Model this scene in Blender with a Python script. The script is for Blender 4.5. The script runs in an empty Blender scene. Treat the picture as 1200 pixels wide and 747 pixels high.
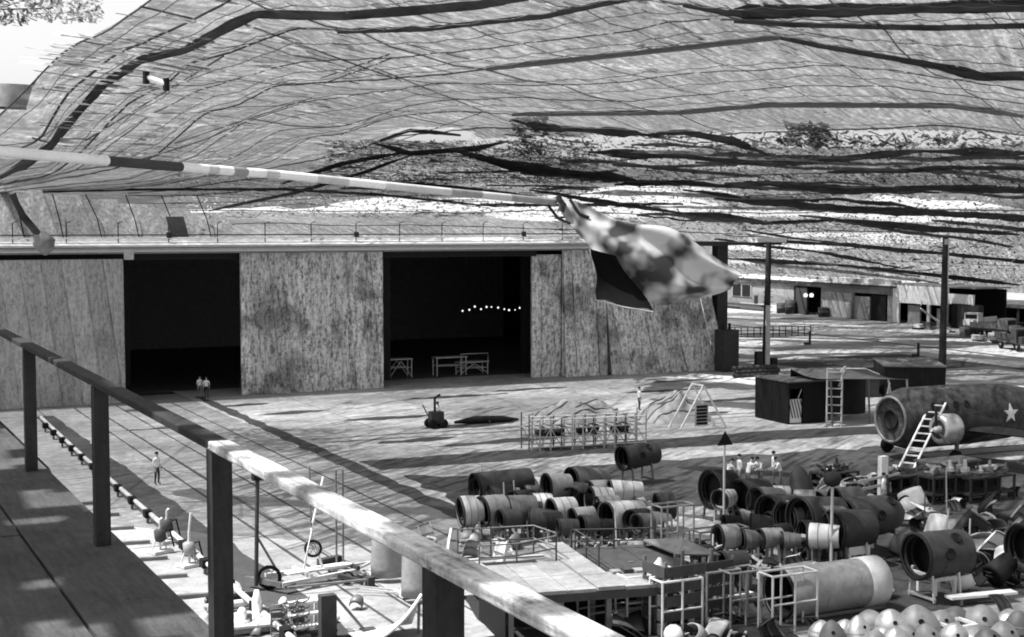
import bpy, bmesh, math, random
from mathutils import Vector, Matrix, noise as mnoise
R = math.radians
random.seed(7)
scene = bpy.context.scene
COL = scene.collection

# ------------------------------------------------------------------ camera, world, sun, exposure
F_PX, CAM_H, YAW, PITCH = 1700.0, 14.0, R(26.2), math.atan(109.5 / 1700)
FH = Vector((math.sin(YAW), math.cos(YAW), 0)); RT = Vector((math.cos(YAW), -math.sin(YAW), 0))
FW = FH * math.cos(PITCH) - Vector((0, 0, math.sin(PITCH)))
UPV = RT.cross(FW)
CAM = Vector((0, 0, CAM_H))
cam = bpy.data.cameras.new('camera'); cam.sensor_width = 36; cam.lens = 36 * F_PX / 1200
cam.clip_start = 0.3; cam.clip_end = 6000
co = bpy.data.objects.new('camera', cam); COL.objects.link(co)
co.matrix_world = Matrix.Translation(CAM) @ Matrix((RT, UPV, -FW)).transposed().to_4x4()
scene.camera = co

SUN_TO = Vector((-0.42, 0.10, 0.86)).normalized()
elev = math.asin(SUN_TO.z); azim = math.atan2(SUN_TO.x, SUN_TO.y)
w = bpy.data.worlds.new('World'); scene.world = w; w.use_nodes = True
nt = w.node_tree; nt.nodes.clear()
sky = nt.nodes.new('ShaderNodeTexSky'); sky.sky_type = 'NISHITA'; sky.sun_disc = False
sky.sun_elevation = elev; sky.sun_rotation = azim
sky.air_density = 1.5; sky.dust_density = 3.0
bw = nt.nodes.new('ShaderNodeRGBToBW'); bg = nt.nodes.new('ShaderNodeBackground')
bg.inputs['Strength'].default_value = 0.135
ow = nt.nodes.new('ShaderNodeOutputWorld')
nt.links.new(sky.outputs[0], bw.inputs[0]); nt.links.new(bw.outputs[0], bg.inputs[0]); nt.links.new(bg.outputs[0], ow.inputs[0])
sl = bpy.data.lights.new('sun', 'SUN'); sl.energy = 5.0; sl.angle = R(0.6); sl.color = (1, 1, 1)
so = bpy.data.objects.new('sun', sl); COL.objects.link(so)
so.rotation_euler = (-SUN_TO).to_track_quat('-Z', 'Y').to_euler()
scene.view_settings.view_transform = 'Standard'; scene.view_settings.look = 'None'
scene.view_settings.exposure = 0.9; scene.view_settings.gamma = 1.0
scene.cycles.transparent_max_bounces = 16
scene.cycles.max_bounces = 6
scene.cycles.filter_width = 1.9

# ------------------------------------------------------------------ geometry helpers
def ray(px, py):
    return FW + RT * ((px - 600) / F_PX) - UPV * ((py - 373.5) / F_PX)
def at_z(px, py, z=0.0):
    d = ray(px, py); return CAM + d * ((z - CAM_H) / d.z)
def at_Y(px, py, Y):
    d = ray(px, py); return CAM + d * (Y / d.y)
def at_d(px, py, dist):
    return CAM + ray(px, py) * dist
def mpp(px, py, z=0.0):                    # metres per photo pixel at that ground point
    return (at_z(px, py, z) - CAM).dot(FW) / F_PX

class MB:
    def __init__(s): s.v = []; s.f = []; s.m = []; s.sm = []
    def add(s, vs, fs, smooth=False, mi=0):
        o = len(s.v); s.v += [tuple(p) for p in vs]
        for f in fs: s.f.append(tuple(i + o for i in f)); s.m.append(mi); s.sm.append(smooth)
        return s
    def box(s, c, size, rz=0.0, mi=0, M=None):
        x, y, z = [q / 2 for q in size]
        M = M or (Matrix.Translation(Vector(c)) @ Matrix.Rotation(rz, 4, 'Z'))
        vs = [M @ Vector(p) for p in ((-x,-y,-z),(x,-y,-z),(x,y,-z),(-x,y,-z),(-x,-y,z),(x,-y,z),(x,y,z),(-x,y,z))]
        return s.add(vs, ((0,3,2,1),(4,5,6,7),(0,1,5,4),(1,2,6,5),(2,3,7,6),(3,0,4,7)), mi=mi)
    def box2(s, a, b, mi=0):
        a = Vector(a); b = Vector(b)
        return s.box((a + b) / 2, [abs(q) for q in (b - a)], mi=mi)
    def beam(s, p, q, wd, ht, mi=0):
        p = Vector(p); q = Vector(q); d = q - p; L = d.length
        if L < 1e-6: return s
        d.normalize(); up = Vector((0,0,1)) if abs(d.z) < 0.95 else Vector((0,1,0))
        sx = d.cross(up).normalized(); u = sx.cross(d)
        M = Matrix((sx, d, u)).transposed().to_4x4(); M.translation = (p + q) / 2
        return s.box((0,0,0), (wd, L, ht), M=M, mi=mi)
    def tube(s, pts, r, n=6, smooth=True, mi=0, caps=True):
        pts = [Vector(p) for p in pts]; rings = []
        for i, p in enumerate(pts):
            d = (pts[min(i+1, len(pts)-1)] - pts[max(i-1, 0)]).normalized()
            up = Vector((0,0,1)) if abs(d.z) < 0.9 else Vector((0,1,0))
            a = d.cross(up).normalized(); b = a.cross(d)
            rr = r[i] if isinstance(r, (list, tuple)) else r
            rings.append([p + (a * math.cos(2*math.pi*k/n) + b * math.sin(2*math.pi*k/n)) * rr for k in range(n)])
        vs = [p for rg in rings for p in rg]; fs = []
        for i in range(len(pts) - 1):
            for k in range(n):
                fs.append((i*n+k, i*n+(k+1)%n, (i+1)*n+(k+1)%n, (i+1)*n+k))
        s.add(vs, fs, smooth, mi)
        if caps:
            s.add(rings[0], (tuple(range(n)),), False, mi); s.add(rings[-1], (tuple(reversed(range(n))),), False, mi)
        return s
    def lathe(s, prof, M, n=20, smooth=True, mi=0, a0=0.0, a1=2*math.pi):  # prof: (axial x, radius); axis = local X
        full = abs(a1 - a0 - 2*math.pi) < 1e-6; k_n = n if full else n + 1
        vs = []
        for (x, r) in prof:
            for k in range(k_n):
                a = a0 + (a1 - a0) * k / n
                vs.append(M @ Vector((x, r * math.cos(a), r * math.sin(a))))
        fs = []
        for i in range(len(prof) - 1):
            for k in range(n):
                k2 = (k + 1) % k_n
                fs.append((i*k_n+k, i*k_n+k2, (i+1)*k_n+k2, (i+1)*k_n+k))
        return s.add(vs, fs, smooth, mi)
    def grid(s, fn, nu, nv, smooth=True, mi=0):
        vs = [fn(i / nu, j / nv) for j in range(nv + 1) for i in range(nu + 1)]
        fs = [(j*(nu+1)+i, j*(nu+1)+i+1, (j+1)*(nu+1)+i+1, (j+1)*(nu+1)+i) for j in range(nv) for i in range(nu)]
        return s.add(vs, fs, smooth, mi)
    def mesh(s, name, mats):
        me = bpy.data.meshes.new(name); me.from_pydata(s.v, [], s.f)
        for m in (mats if isinstance(mats, (list, tuple)) else [mats]): me.materials.append(m)
        me.polygons.foreach_set('material_index', s.m); me.polygons.foreach_set('use_smooth', s.sm)
        me.update(); return me
    def build(s, name, mats, parent=None, loc=None):
        o = bpy.data.objects.new(name, s.mesh(name, mats)); COL.objects.link(o)
        if parent: o.parent = parent
        if loc is not None: o.location = loc
        return o

def thing(name, label, cat, loc=(0,0,0), rz=0.0, group=None):
    o = bpy.data.objects.new(name, None); COL.objects.link(o); o.location = loc; o.rotation_euler = (0,0,rz)
    o.empty_display_size = 0.3
    tag(o, label, cat, group); return o
def tag(o, label=None, cat=None, group=None, kind=None):
    if label: o['label'] = label
    if cat: o['category'] = cat
    if group: o['group'] = group
    if kind: o['kind'] = kind
    return o
def copy_tree(o, parent=None):
    c = o.copy(); COL.objects.link(c)
    if parent: c.parent = parent
    for ch in list(o.children): copy_tree(ch, c)
    return c
def solid(o, t, off=-1):
    m = o.modifiers.new('thickness', 'SOLIDIFY'); m.thickness = t; m.offset = off; return o

# ------------------------------------------------------------------ materials
def new_mat(name):
    m = bpy.data.materials.new(name); m.use_nodes = True
    n = m.node_tree; n.nodes.clear(); return m, n, n.nodes.new('ShaderNodeOutputMaterial')
def N(n, t, **kw):
    x = n.nodes.new(t)
    for k, v in kw.items(): setattr(x, k, v)
    return x
def ramp(n, src, stops):
    r = N(n, 'ShaderNodeValToRGB'); e = r.color_ramp.elements
    while len(e) < len(stops): e.new(0.5)
    for el, (p, c) in zip(e, stops): el.position = p; el.color = (c, c, c, 1)
    n.links.new(src, r.inputs[0]); return r.outputs[0]
def noise(n, vec, scale, detail=4, rough=0.6, dist=0.0):
    t = N(n, 'ShaderNodeTexNoise'); t.inputs['Scale'].default_value = scale; t.inputs['Detail'].default_value = detail
    t.inputs['Roughness'].default_value = rough; t.inputs['Distortion'].default_value = dist
    if vec is not None: n.links.new(vec, t.inputs['Vector'])
    return t.outputs['Fac']
def mapping(n, vec, scale=(1,1,1), rot=(0,0,0)):
    m = N(n, 'ShaderNodeMapping'); m.inputs['Scale'].default_value = scale; m.inputs['Rotation'].default_value = rot
    n.links.new(vec, m.inputs['Vector']); return m.outputs[0]
def math_(n, op, a, b=None, clamp=False):
    m = N(n, 'ShaderNodeMath', operation=op); m.use_clamp = clamp
    for i, q in enumerate((a, b)):
        if q is None: continue
        if isinstance(q, (int, float)): m.inputs[i].default_value = q
        else: n.links.new(q, m.inputs[i])
    return m.outputs[0]
def pos(n): return N(n, 'ShaderNodeNewGeometry').outputs['Position']

_mc = {}
def paint(tone, rough=0.6, metal=0.0, var=0.35, scale=2.2, name=None):
    key = (round(tone, 3), rough, metal, var, scale)
    if key in _mc: return _mc[key]
    m, n, out = new_mat(name or 'worn_paint')
    b = N(n, 'ShaderNodeBsdfPrincipled'); p = pos(n)
    a = noise(n, p, scale, 6, 0.65); c = noise(n, p, scale * 9, 3, 0.6)
    mix = math_(n, 'ADD', math_(n, 'MULTIPLY', a, 0.7), math_(n, 'MULTIPLY', c, 0.3))
    colr = ramp(n, mix, [(0.32, tone * (1 - var)), (0.5, tone), (0.68, min(0.9, tone * (1 + var)))])
    n.links.new(colr, b.inputs['Base Color'])
    n.links.new(ramp(n, a, [(0.3, max(0.1, rough - 0.15)), (0.7, min(1, rough + 0.15))]), b.inputs['Roughness'])
    b.inputs['Metallic'].default_value = metal
    if tone < .07: b.inputs['Specular IOR Level'].default_value = 0.12
    bu = N(n, 'ShaderNodeBump'); bu.inputs['Strength'].default_value = 0.25; bu.inputs['Distance'].default_value = 0.02
    n.links.new(c, bu.inputs['Height']); n.links.new(bu.outputs[0], b.inputs['Normal'])
    n.links.new(b.outputs[0], out.inputs[0]); _mc[key] = m; return m
DARK = paint(0.022, 0.7); CHAR = paint(0.048, 0.65); OLIVE = paint(0.10, 0.6); GREY = paint(0.22, 0.5); LIGHT = paint(0.46, 0.5, var=0.25)
WHITE = paint(0.75, 0.55, var=0.15); ALU = paint(0.5, 0.38, 0.55, var=0.25); STEEL = paint(0.13, 0.5, 0.3)
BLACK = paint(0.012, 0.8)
TONE = dict(dark=DARK, char=CHAR, olive=OLIVE, grey=GREY, light=LIGHT, white=WHITE, alu=ALU, steel=STEEL, black=BLACK)

def wood(tone, name, along='Y', var=0.45):
    m, n, out = new_mat(name); b = N(n, 'ShaderNodeBsdfPrincipled'); p = pos(n)
    sc = {'Y': (16, 1.6, 16), 'X': (1.6, 16, 16), 'Z': (9, 9, 0.8)}[along]
    g = noise(n, mapping(n, p, sc), 2.0, 6, 0.65, 0.4); h = noise(n, p, 2.6 if var > .7 else 1.2, 5, .7)
    k = noise(n, p, 30, 4, .75)
    mix = math_(n, 'ADD', math_(n, 'MULTIPLY', g, 0.35), math_(n, 'ADD', math_(n, 'MULTIPLY', h, 0.45), math_(n, 'MULTIPLY', k, 0.2)))
    n.links.new(ramp(n, mix, [(0.40, tone*(1-var)), (0.5, tone), (0.60, tone*(1+var))]), b.inputs['Base Color'])
    b.inputs['Roughness'].default_value = 0.85; b.inputs['Specular IOR Level'].default_value = 0.2
    bu = N(n, 'ShaderNodeBump'); bu.inputs['Strength'].default_value = 0.5; bu.inputs['Distance'].default_value = 0.01
    n.links.new(g, bu.inputs['Height']); n.links.new(bu.outputs[0], b.inputs['Normal'])
    n.links.new(b.outputs[0], out.inputs[0]); return m
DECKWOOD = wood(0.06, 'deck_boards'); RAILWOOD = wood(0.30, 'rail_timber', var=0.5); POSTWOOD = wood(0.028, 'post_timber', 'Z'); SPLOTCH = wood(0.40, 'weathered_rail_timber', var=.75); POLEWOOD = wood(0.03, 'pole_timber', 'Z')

def ground_mat(name, tone, camo=0.5, slab=True):
    m, n, out = new_mat(name); b = N(n, 'ShaderNodeBsdfPrincipled'); p = pos(n)
    big = noise(n, mapping(n, p, (0.055, 0.085, 1)), 1.0, 7, 0.68, 0.6)
    med = noise(n, p, 0.55, 6, 0.7); fine = noise(n, p, 3.2, 6, 0.8)
    streak = noise(n, mapping(n, p, (0.12, 1.3, 1)), 1.0, 5, 0.7)
    c1 = ramp(n, big, [(0.40, tone * (1 - camo)), (0.47, tone * (1 - camo * 0.75)), (0.52, tone), (0.72, tone * 1.2)])
    v = math_(n, 'ADD', math_(n, 'MULTIPLY', med, 0.34), math_(n, 'ADD', math_(n, 'MULTIPLY', fine, 0.46), math_(n, 'MULTIPLY', streak, 0.20)))
    c2 = ramp(n, v, [(0.36, 0.32), (0.44, 0.72), (0.53, 1.0), (0.62, 1.35)])
    c = math_(n, 'MULTIPLY', c1, c2)
    if slab:
        oi = N(n, 'ShaderNodeObjectInfo')
        c = math_(n, 'MULTIPLY', c, ramp(n, oi.outputs['Random'], [(0, 0.85), (1, 1.1)]))
    n.links.new(c, b.inputs['Base Color']); b.inputs['Roughness'].default_value = 0.9
    bu = N(n, 'ShaderNodeBump'); bu.inputs['Strength'].default_value = 0.4; bu.inputs['Distance'].default_value = 0.05
    n.links.new(fine, bu.inputs['Height']); n.links.new(bu.outputs[0], b.inputs['Normal'])
    n.links.new(b.outputs[0], out.inputs[0]); return m
CONC = ground_mat('camouflaged_concrete', 0.46, 0.3); ASPH = ground_mat('worn_asphalt', 0.30, 0.2); EARTH = ground_mat('dry_earth', 0.33, 0.3, False)
TAR = ground_mat('dark_strip', 0.05, 0.35, False); GRIMESHADE = ground_mat('shade_and_grime', 0.075, 0.4, False); JOINT = paint(0.06, 0.9, name='joint_filler')  # TAR: plain dark ground colour, for the dark strips and painted shade patches

def burlap(name, tone, contrast=1.0, blot=0.5):
    m, n, out = new_mat(name); b = N(n, 'ShaderNodeBsdfPrincipled'); p = pos(n)
    st = noise(n, mapping(n, p, (4.2, 4.2, 0.65), (0, R(9), 0)), 1.0, 7, 0.8, 0.4)
    fl = noise(n, mapping(n, p, (2.4, 2.4, 1.6)), 1.9, 5, 0.8)
    bl = noise(n, mapping(n, p, (0.22, 0.22, 0.2)), 1.0, 4, 0.6, 0.5)
    v = math_(n, 'ADD', math_(n, 'MULTIPLY', st, 0.5), math_(n, 'MULTIPLY', fl, 0.5))
    c = ramp(n, v, [(0.385, tone*(1-0.9*contrast)), (0.455, tone*(1-0.45*contrast)), (0.505, tone*(1+0.2*contrast)), (0.57, min(0.9, tone*(1+0.7*contrast)))])
    c = math_(n, 'MULTIPLY', c, ramp(n, bl, [(0.38, 1 - blot), (0.48, 1.0), (1, 1.05)]))
    oi = N(n, 'ShaderNodeObjectInfo'); c = math_(n, 'MULTIPLY', c, ramp(n, oi.outputs['Random'], [(0, 0.82), (1, 1.12)]))
    n.links.new(c, b.inputs['Base Color']); b.inputs['Roughness'].default_value = 1.0
    bu = N(n, 'ShaderNodeBump'); bu.inputs['Strength'].default_value = 0.8; bu.inputs['Distance'].default_value = 0.12
    n.links.new(st, bu.inputs['Height']); n.links.new(bu.outputs[0], b.inputs['Normal'])
    n.links.new(b.outputs[0], out.inputs[0]); return m
BURLAP_R = burlap('garnished_burlap', 0.56, 1.0, 0.55); BURLAP_L = burlap('plain_burlap', 0.42, 0.45, 0.2)

def net_mat(name, base_open, cloth_tone, streaks=1.0):
    m, n, out = new_mat(name)
    uv = N(n, 'ShaderNodeUVMap').outputs[0]
    at = N(n, 'ShaderNodeAttribute', attribute_name='open').outputs['Fac']
    s1 = noise(n, mapping(n, uv, (0.10, 0.75, 1)), 1.0, 5, 0.65)
    s2 = noise(n, mapping(n, uv, (0.28, 2.2, 1)), 1.0, 4, 0.7)
    big = noise(n, mapping(n, uv, (0.05, 0.05, 1)), 1.0, 3, 0.5)
    fine = noise(n, mapping(n, uv, (2.2, 2.6, 1)), 1.0, 4, 0.7)
    st = math_(n, 'ADD', math_(n, 'MULTIPLY', s1, 0.45), math_(n, 'MULTIPLY', s2, 0.55)); v = math_(n, 'ADD', math_(n, 'MULTIPLY', s2, 0.45), math_(n, 'MULTIPLY', fine, 0.55))
    op = ramp(n, v, [(0.36, 0.0), (0.48, 0.10 * streaks), (0.56, 0.36 * streaks), (0.64, 0.8 * streaks)])
    op = math_(n, 'ADD', op, base_open)
    op = math_(n, 'MULTIPLY', op, ramp(n, big, [(0.3, 0.65), (0.7, 1.3)]))
    hole = math_(n, 'SUBTRACT', math_(n, 'ADD', math_(n, 'MULTIPLY', fine, 0.9), math_(n, 'MULTIPLY', s2, 0.5)), math_(n, 'SUBTRACT', 1.02, math_(n, 'MULTIPLY', at, 0.72)))
    hole = math_(n, 'MULTIPLY', hole, 7.0, True)
    op = math_(n, 'ADD', op, hole, True)
    d = N(n, 'ShaderNodeBsdfDiffuse'); t = N(n, 'ShaderNodeBsdfTranslucent'); tr = N(n, 'ShaderNodeBsdfTransparent')
    tone = ramp(n, st, [(0.36, cloth_tone * 0.2), (0.47, cloth_tone * .7), (0.55, cloth_tone * 1.6), (0.62, cloth_tone * 4.5)])
    n.links.new(tone, d.inputs[0]); n.links.new(tone, t.inputs[0])
    mx = N(n, 'ShaderNodeMixShader'); mx.inputs[0].default_value = 0.5
    n.links.new(d.outputs[0], mx.inputs[1]); n.links.new(t.outputs[0], mx.inputs[2])
    m2 = N(n, 'ShaderNodeMixShader'); n.links.new(op, m2.inputs[0]); n.links.new(mx.outputs[0], m2.inputs[1]); n.links.new(tr.outputs[0], m2.inputs[2])
    n.links.new(m2.outputs[0], out.inputs[0]); return m
NET = net_mat('garnished_netting', 0.25, 0.06, 0.75); NETLOW = net_mat('torn_netting', 0.17, 0.06, 0.75)
def cloth_mat(name, tone, trans=0.4, var=0.4, sc=0.6, wd=0.15):
    m, n, out = new_mat(name); p = pos(n)
    c = ramp(n, noise(n, p, sc, 5 if wd > .1 else 2, 0.65 if wd > .1 else .5), [(0.5-wd, tone*(1-var)), (0.5, tone), (0.5+wd, tone*(1+var))])
    d = N(n, 'ShaderNodeBsdfDiffuse'); t = N(n, 'ShaderNodeBsdfTranslucent'); mx = N(n, 'ShaderNodeMixShader'); mx.inputs[0].default_value = trans
    n.links.new(c, d.inputs[0]); n.links.new(c, t.inputs[0]); n.links.new(d.outputs[0], mx.inputs[1]); n.links.new(t.outputs[0], mx.inputs[2])
    n.links.new(mx.outputs[0], out.inputs[0]); return m
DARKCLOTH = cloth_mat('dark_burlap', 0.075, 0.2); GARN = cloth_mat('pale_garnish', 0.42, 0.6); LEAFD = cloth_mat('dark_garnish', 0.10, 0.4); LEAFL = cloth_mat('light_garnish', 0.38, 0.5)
TARP = cloth_mat('tarpaulin', 0.42, 0.15, 0.25, 1.2); SLEEVE = cloth_mat('dapple_painted_canvas', 0.25, 0.14, 0.82, 2.3, .09); TARPIN = cloth_mat('shaded_canvas_underside', 0.008, 0.0)  # sleeve canvas carries painted dappled light; the inside's black is painted shade
def emit(name, s):
    m, n, out = new_mat(name); e = N(n, 'ShaderNodeEmission'); e.inputs['Color'].default_value = (1,1,1,1); e.inputs['Strength'].default_value = s
    n.links.new(e.outputs[0], out.inputs[0]); return m
LAMP = emit('lit_bulb', 0.8)
GLASS = paint(0.012, 0.45, name='dark_glass')
SKIN = paint(0.38, 0.6, var=0.1, name='skin'); HAIR = paint(0.02, 0.7, name='hair')
SHIRT = paint(0.8, 0.9, var=0.08, name='white_shirt'); TROUS = paint(0.04, 0.9, name='dark_trousers'); GTROUS = paint(0.16, 0.9, name='grey_trousers'); SHOE = paint(0.02, 0.5, name='shoe')

# ------------------------------------------------------------------ ground
tag(MB().box2((-2500, -600, -1.0), (3000, 3500, -0.06)).build('ground', EARTH), kind='structure')
apron = tag(MB().box2((-12, 40, -0.3), (108, 123.2, -0.05)).build('apron', JOINT), kind='structure')
def slabs(x0, x1, y0, y1, sx, sy, mat):
    nx, ny = round((x1 - x0) / sx), round((y1 - y0) / sy); sx = (x1 - x0) / nx; sy = (y1 - y0) / ny
    mb = MB().box((0, 0, -0.022), (sx - 0.09, sy - 0.09, 0.044)); me = mb.mesh('slab', mat)
    for i in range(nx):
        for j in range(ny):
            o = bpy.data.objects.new('slab', me); COL.objects.link(o); o.parent = apron
            o.location = (x0 + (i + .5) * sx, y0 + (j + .5) * sy, random.uniform(-0.004, 0.002)); o.rotation_euler = (random.uniform(-.0006, .0006), random.uniform(-.0006, .0006), 0)
slabs(-4, 28, 44, 120, 4.0, 9.5, ASPH)
slabs(28, 88, 48, 122, 7.5, 7.4, CONC)
slabs(88, 106, 48, 108, 9, 10, CONC)
def ragged(name, pts, mat, z, amp, seg=1.0):
    out = []
    for a, b in zip(pts, pts[1:] + pts[:1]):
        a = Vector((*a, 0)); b = Vector((*b, 0)); k = max(1, int((b - a).length / seg))
        nrm = Vector(((b - a).y, -(b - a).x, 0)).normalized()
        for i in range(k):
            p = a.lerp(b, i / k); q = p + nrm * amp * (mnoise.noise(p * 0.5) + 0.5 * mnoise.noise(p * 1.7))
            out.append((q.x, q.y, z))
    mb = MB(); mb.add(out, [tuple(range(len(out)))]); o = mb.build(name, mat); tag(o, kind='structure')
    bm = bmesh.new(); bm.from_mesh(o.data); bmesh.ops.triangulate(bm, faces=bm.faces); bmesh.ops.recalc_face_normals(bm, faces=bm.faces); bm.to_mesh(o.data); bm.free()
    return o
ragged('dark_strip', [(27.8, 62), (29.0, 62), (29.4, 117), (28.6, 117)], TAR, 0.010, 0.28, .7)  # dark ragged strips laid over the slabs
ragged('dark_strip', [(15.0, 44), (16.9, 44), (16.5, 110), (15.2, 110)], TAR, 0.010, 0.2)
ragged('dark_strip', [(29.6, 77.0), (60, 76.6), (84, 73), (84, 76), (60, 80.3), (29.6, 80.6)], TAR, 0.010, 0.4)
ragged('camo_shade_patch', [(29.6, 60), (37, 60.5), (40, 66), (35, 72), (30, 75)], TAR, 0.014, 1.2)
ragged('camo_shade_patch', [(74, 60), (106, 58), (106, 76), (84, 73)], TAR, 0.012, 1.2); ragged('camo_shade_patch', [(40, 47), (104, 46), (90, 58), (62, 66), (44, 60)], GRIMESHADE, 0.006, 1.5)  # shade around the aeroplane and under the clusters, put into the ground colour
ragged('camo_shade_patch', [(38, 60.5), (60, 58), (62, 71.5), (40, 73.5)], GRIMESHADE, 0.012, 1.0)  # shadow around the parts clusters laid down as dark ground colour
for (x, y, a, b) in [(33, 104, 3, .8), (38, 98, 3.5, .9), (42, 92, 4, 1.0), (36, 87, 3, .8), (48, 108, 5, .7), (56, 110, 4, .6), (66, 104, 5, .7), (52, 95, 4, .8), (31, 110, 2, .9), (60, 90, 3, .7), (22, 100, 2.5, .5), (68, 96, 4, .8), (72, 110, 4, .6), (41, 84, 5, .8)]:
    ragged('camo_shade_patch', [(x - a, y - b * .4), (x - a * .3, y - b), (x + a * .6, y - b * .7), (x + a, y + b * .3), (x + a * .2, y + b), (x - a * .7, y + b * .6)], TAR, 0.008, 0.5, 0.5)
for x in (18.4, 19.7, 21.6, 23.2, 25.9): ragged('tyre_track', [(x, 46), (x + .13, 46), (x + .33, 114), (x + .2, 114)], TAR, 0.009, .06, 2)
for y in (68.0, 69.8, 88.5, 90.2): ragged('tyre_track', [(29.8, y), (84, y - 2.5), (84, y - 2.25), (29.8, y + .3)], GRIMESHADE, 0.007, .12, 2)
# far field roads
for k, (a, b) in enumerate([((846, 372), (1200, 402)), ((846, 380), (1200, 420)), ((860, 395), (1100, 400))]):
    p, q = at_z(*a), at_z(*b); d = Vector((0.5, 0.5, 0)) * (1.2 + k)
    ragged('dark_strip', [(p.x, p.y), (q.x, q.y), (q.x + d.x, q.y + d.y), (p.x + d.x, p.y + d.y)], TAR, -0.05, 0.5, 3)
# ------------------------------------------------------------------ hangar
hg = thing('hangar', 'long aircraft hangar hung with burlap, two black door openings and a white gutter', 'hangar', (0, 0, 0))
FY = 115.6; TOPZ = 11.75
def hp(name, a, b, mat, parent=None): return MB().box2(a, b).build(name, mat, parent or hg)
hp('floor', (-10, 122.2, -0.2), (80, 165, -0.02), OLIVE)
hp('back_wall', (-10, 164.9, -0.3), (80, 165.4, 12.5), GREY)
hp('side_wall', (-10.4, 122.3, -0.3), (-9.9, 165.4, 12.5), DARK); hp('side_wall', (79.9, 122.3, -0.3), (80.4, 165.4, 12.5), DARK)
hp('roof', (-10.4, 116.2, 12.0), (80.4, 165.4, 12.42), CHAR)
hp('pier', (-10, 122.0, 0), (24.6, 122.6, 12.0), DARK); hp('pier', (34.4, 122.0, 0), (47.8, 122.6, 12.0), DARK); hp('pier', (61.2, 122.0, 0), (80, 122.6, 12.0), DARK)
hp('fascia', (-10.4, 115.95, 11.72), (68.0, 116.15, 12.3), STEEL); hp('lintel', (-10.4, 116.9, 11.2), (60, 117.1, 11.99), DARK)
for yy, zz, rr, mm in ((115.15, 12.30, .05, LIGHT), (115.8, 12.98, .06, WHITE), (115.1, 11.82, .05, GREY)): MB().tube([(-10.4, yy, zz), (68.2, yy, zz)], rr, 6).build('roof_pipe', mm, hg)
def slope_sheet(nm, y0, z0, y1, z1, x1, m):
    o = MB().add([(-10.4, y0, z0), (x1, y0, z0), (x1, y1, z1), (-10.4, y1, z1)], [(0, 1, 2, 3)]).build(nm, m, hg); solid(o, .06)
slope_sheet('gutter', 115.35, 12.42, 116.1, 12.72, 68.6, WHITE)
slope_sheet('gutter', 115.3, 11.94, 115.85, 12.2, 68.0, WHITE)
slope_sheet('flashing', 117.5, 12.55, 118.2, 12.9, 67.0, LIGHT)
rl = MB().tube([(-10.4, 115.9, 13.22), (66.5, 115.9, 13.22)], 0.055).build('guard_rail', CHAR, hg)
for i in range(20):
    x = -9 + i * 3.95
    b = MB().tube([(x, 115.9, 12.6), (x, 115.9, 14.15)], 0.045); b.tube([(x, 115.9, 14.15), (x + .35, 115.7, 14.3)], 0.035)
    if i % 4 == 1: b.box((x, 115.8, 13.2), (.35, .3, .45))
    b.build('rail_post', CHAR, hg)
hp('bracket', (22.9, 115.0, 11.3), (23.6, 115.35, 12.1), LIGHT)
# door leaves hung with burlap
def leaf(x0, x1, y, z1, lean, mat, n, ybase=None, xr_top=None):
    root = MB().box2((x0, y, 0.05), (x1 if xr_top is None else min(x1, xr_top), y + 0.25, z1)).build('door_panel', mat, hg)
    rng = random.Random(int(x0 * 10))
    step = (x1 - x0 + abs(lean)) / n
    for i in range(n):
        a = x0 - max(lean, 0) + i * step; b = a + step * 0.985
        off = -0.02 - 0.05 * (i % 2) - rng.uniform(0, 0.03); NZ = 12
        def fn(u, v, a=a, b=b, off=off):
            z = 0.02 + (z1 - 0.04) * v
            sh = lean * (1 - v)
            xl = a + sh; xr = b + sh
            X1 = x1 if xr_top is None else x1 + (xr_top - x1) * v
            x = min(max(xl + (xr - xl) * u, x0), X1)
            yb = (ybase - y) * (1 - v) if ybase else 0
            wob = 0.06 * mnoise.noise(Vector((x * 1.3, z * 0.5, i))) 
            return (x, y + yb + off - 0.05 * math.sin(u * math.pi) + wob, z)
        if a + max(lean, 0) <= x0 + 0.02 or a >= x1 - .02: 
            pass
        MB().grid(fn, 3, NZ).build('burlap_strip', mat, root)
    return root
leaf(-10, 22.85, 115.5, 11.35, 1.5, BURLAP_L, 22)
leaf(32.5, 44.9, 116.4, 11.85, 1.0, BURLAP_R, 12)
leaf(60.2, 63.2, 118.2, 11.3, 0.0, BURLAP_R, 3)
leaf(63.2, 67.6, 117.8, 11.9, 0.4, BURLAP_R, 4, 117.2)
rp = leaf(67.7, 80.6, 118.3, 11.6, 2.2, BURLAP_R, 9, 116.6, 78.6)
tag(rp, 'buttress of draped burlap at the right end of the doors')
hp('corner_post', (80.4, 118.0, 0), (81.6, 119.0, 12.3), CHAR)
hp('eave', (68.6, 116.6, 12.05), (87.0, 122.0, 12.3), CHAR); hp('eave_cap', (84.0, 116.4, 12.31), (87.4, 118.0, 12.75), WHITE)
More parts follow.
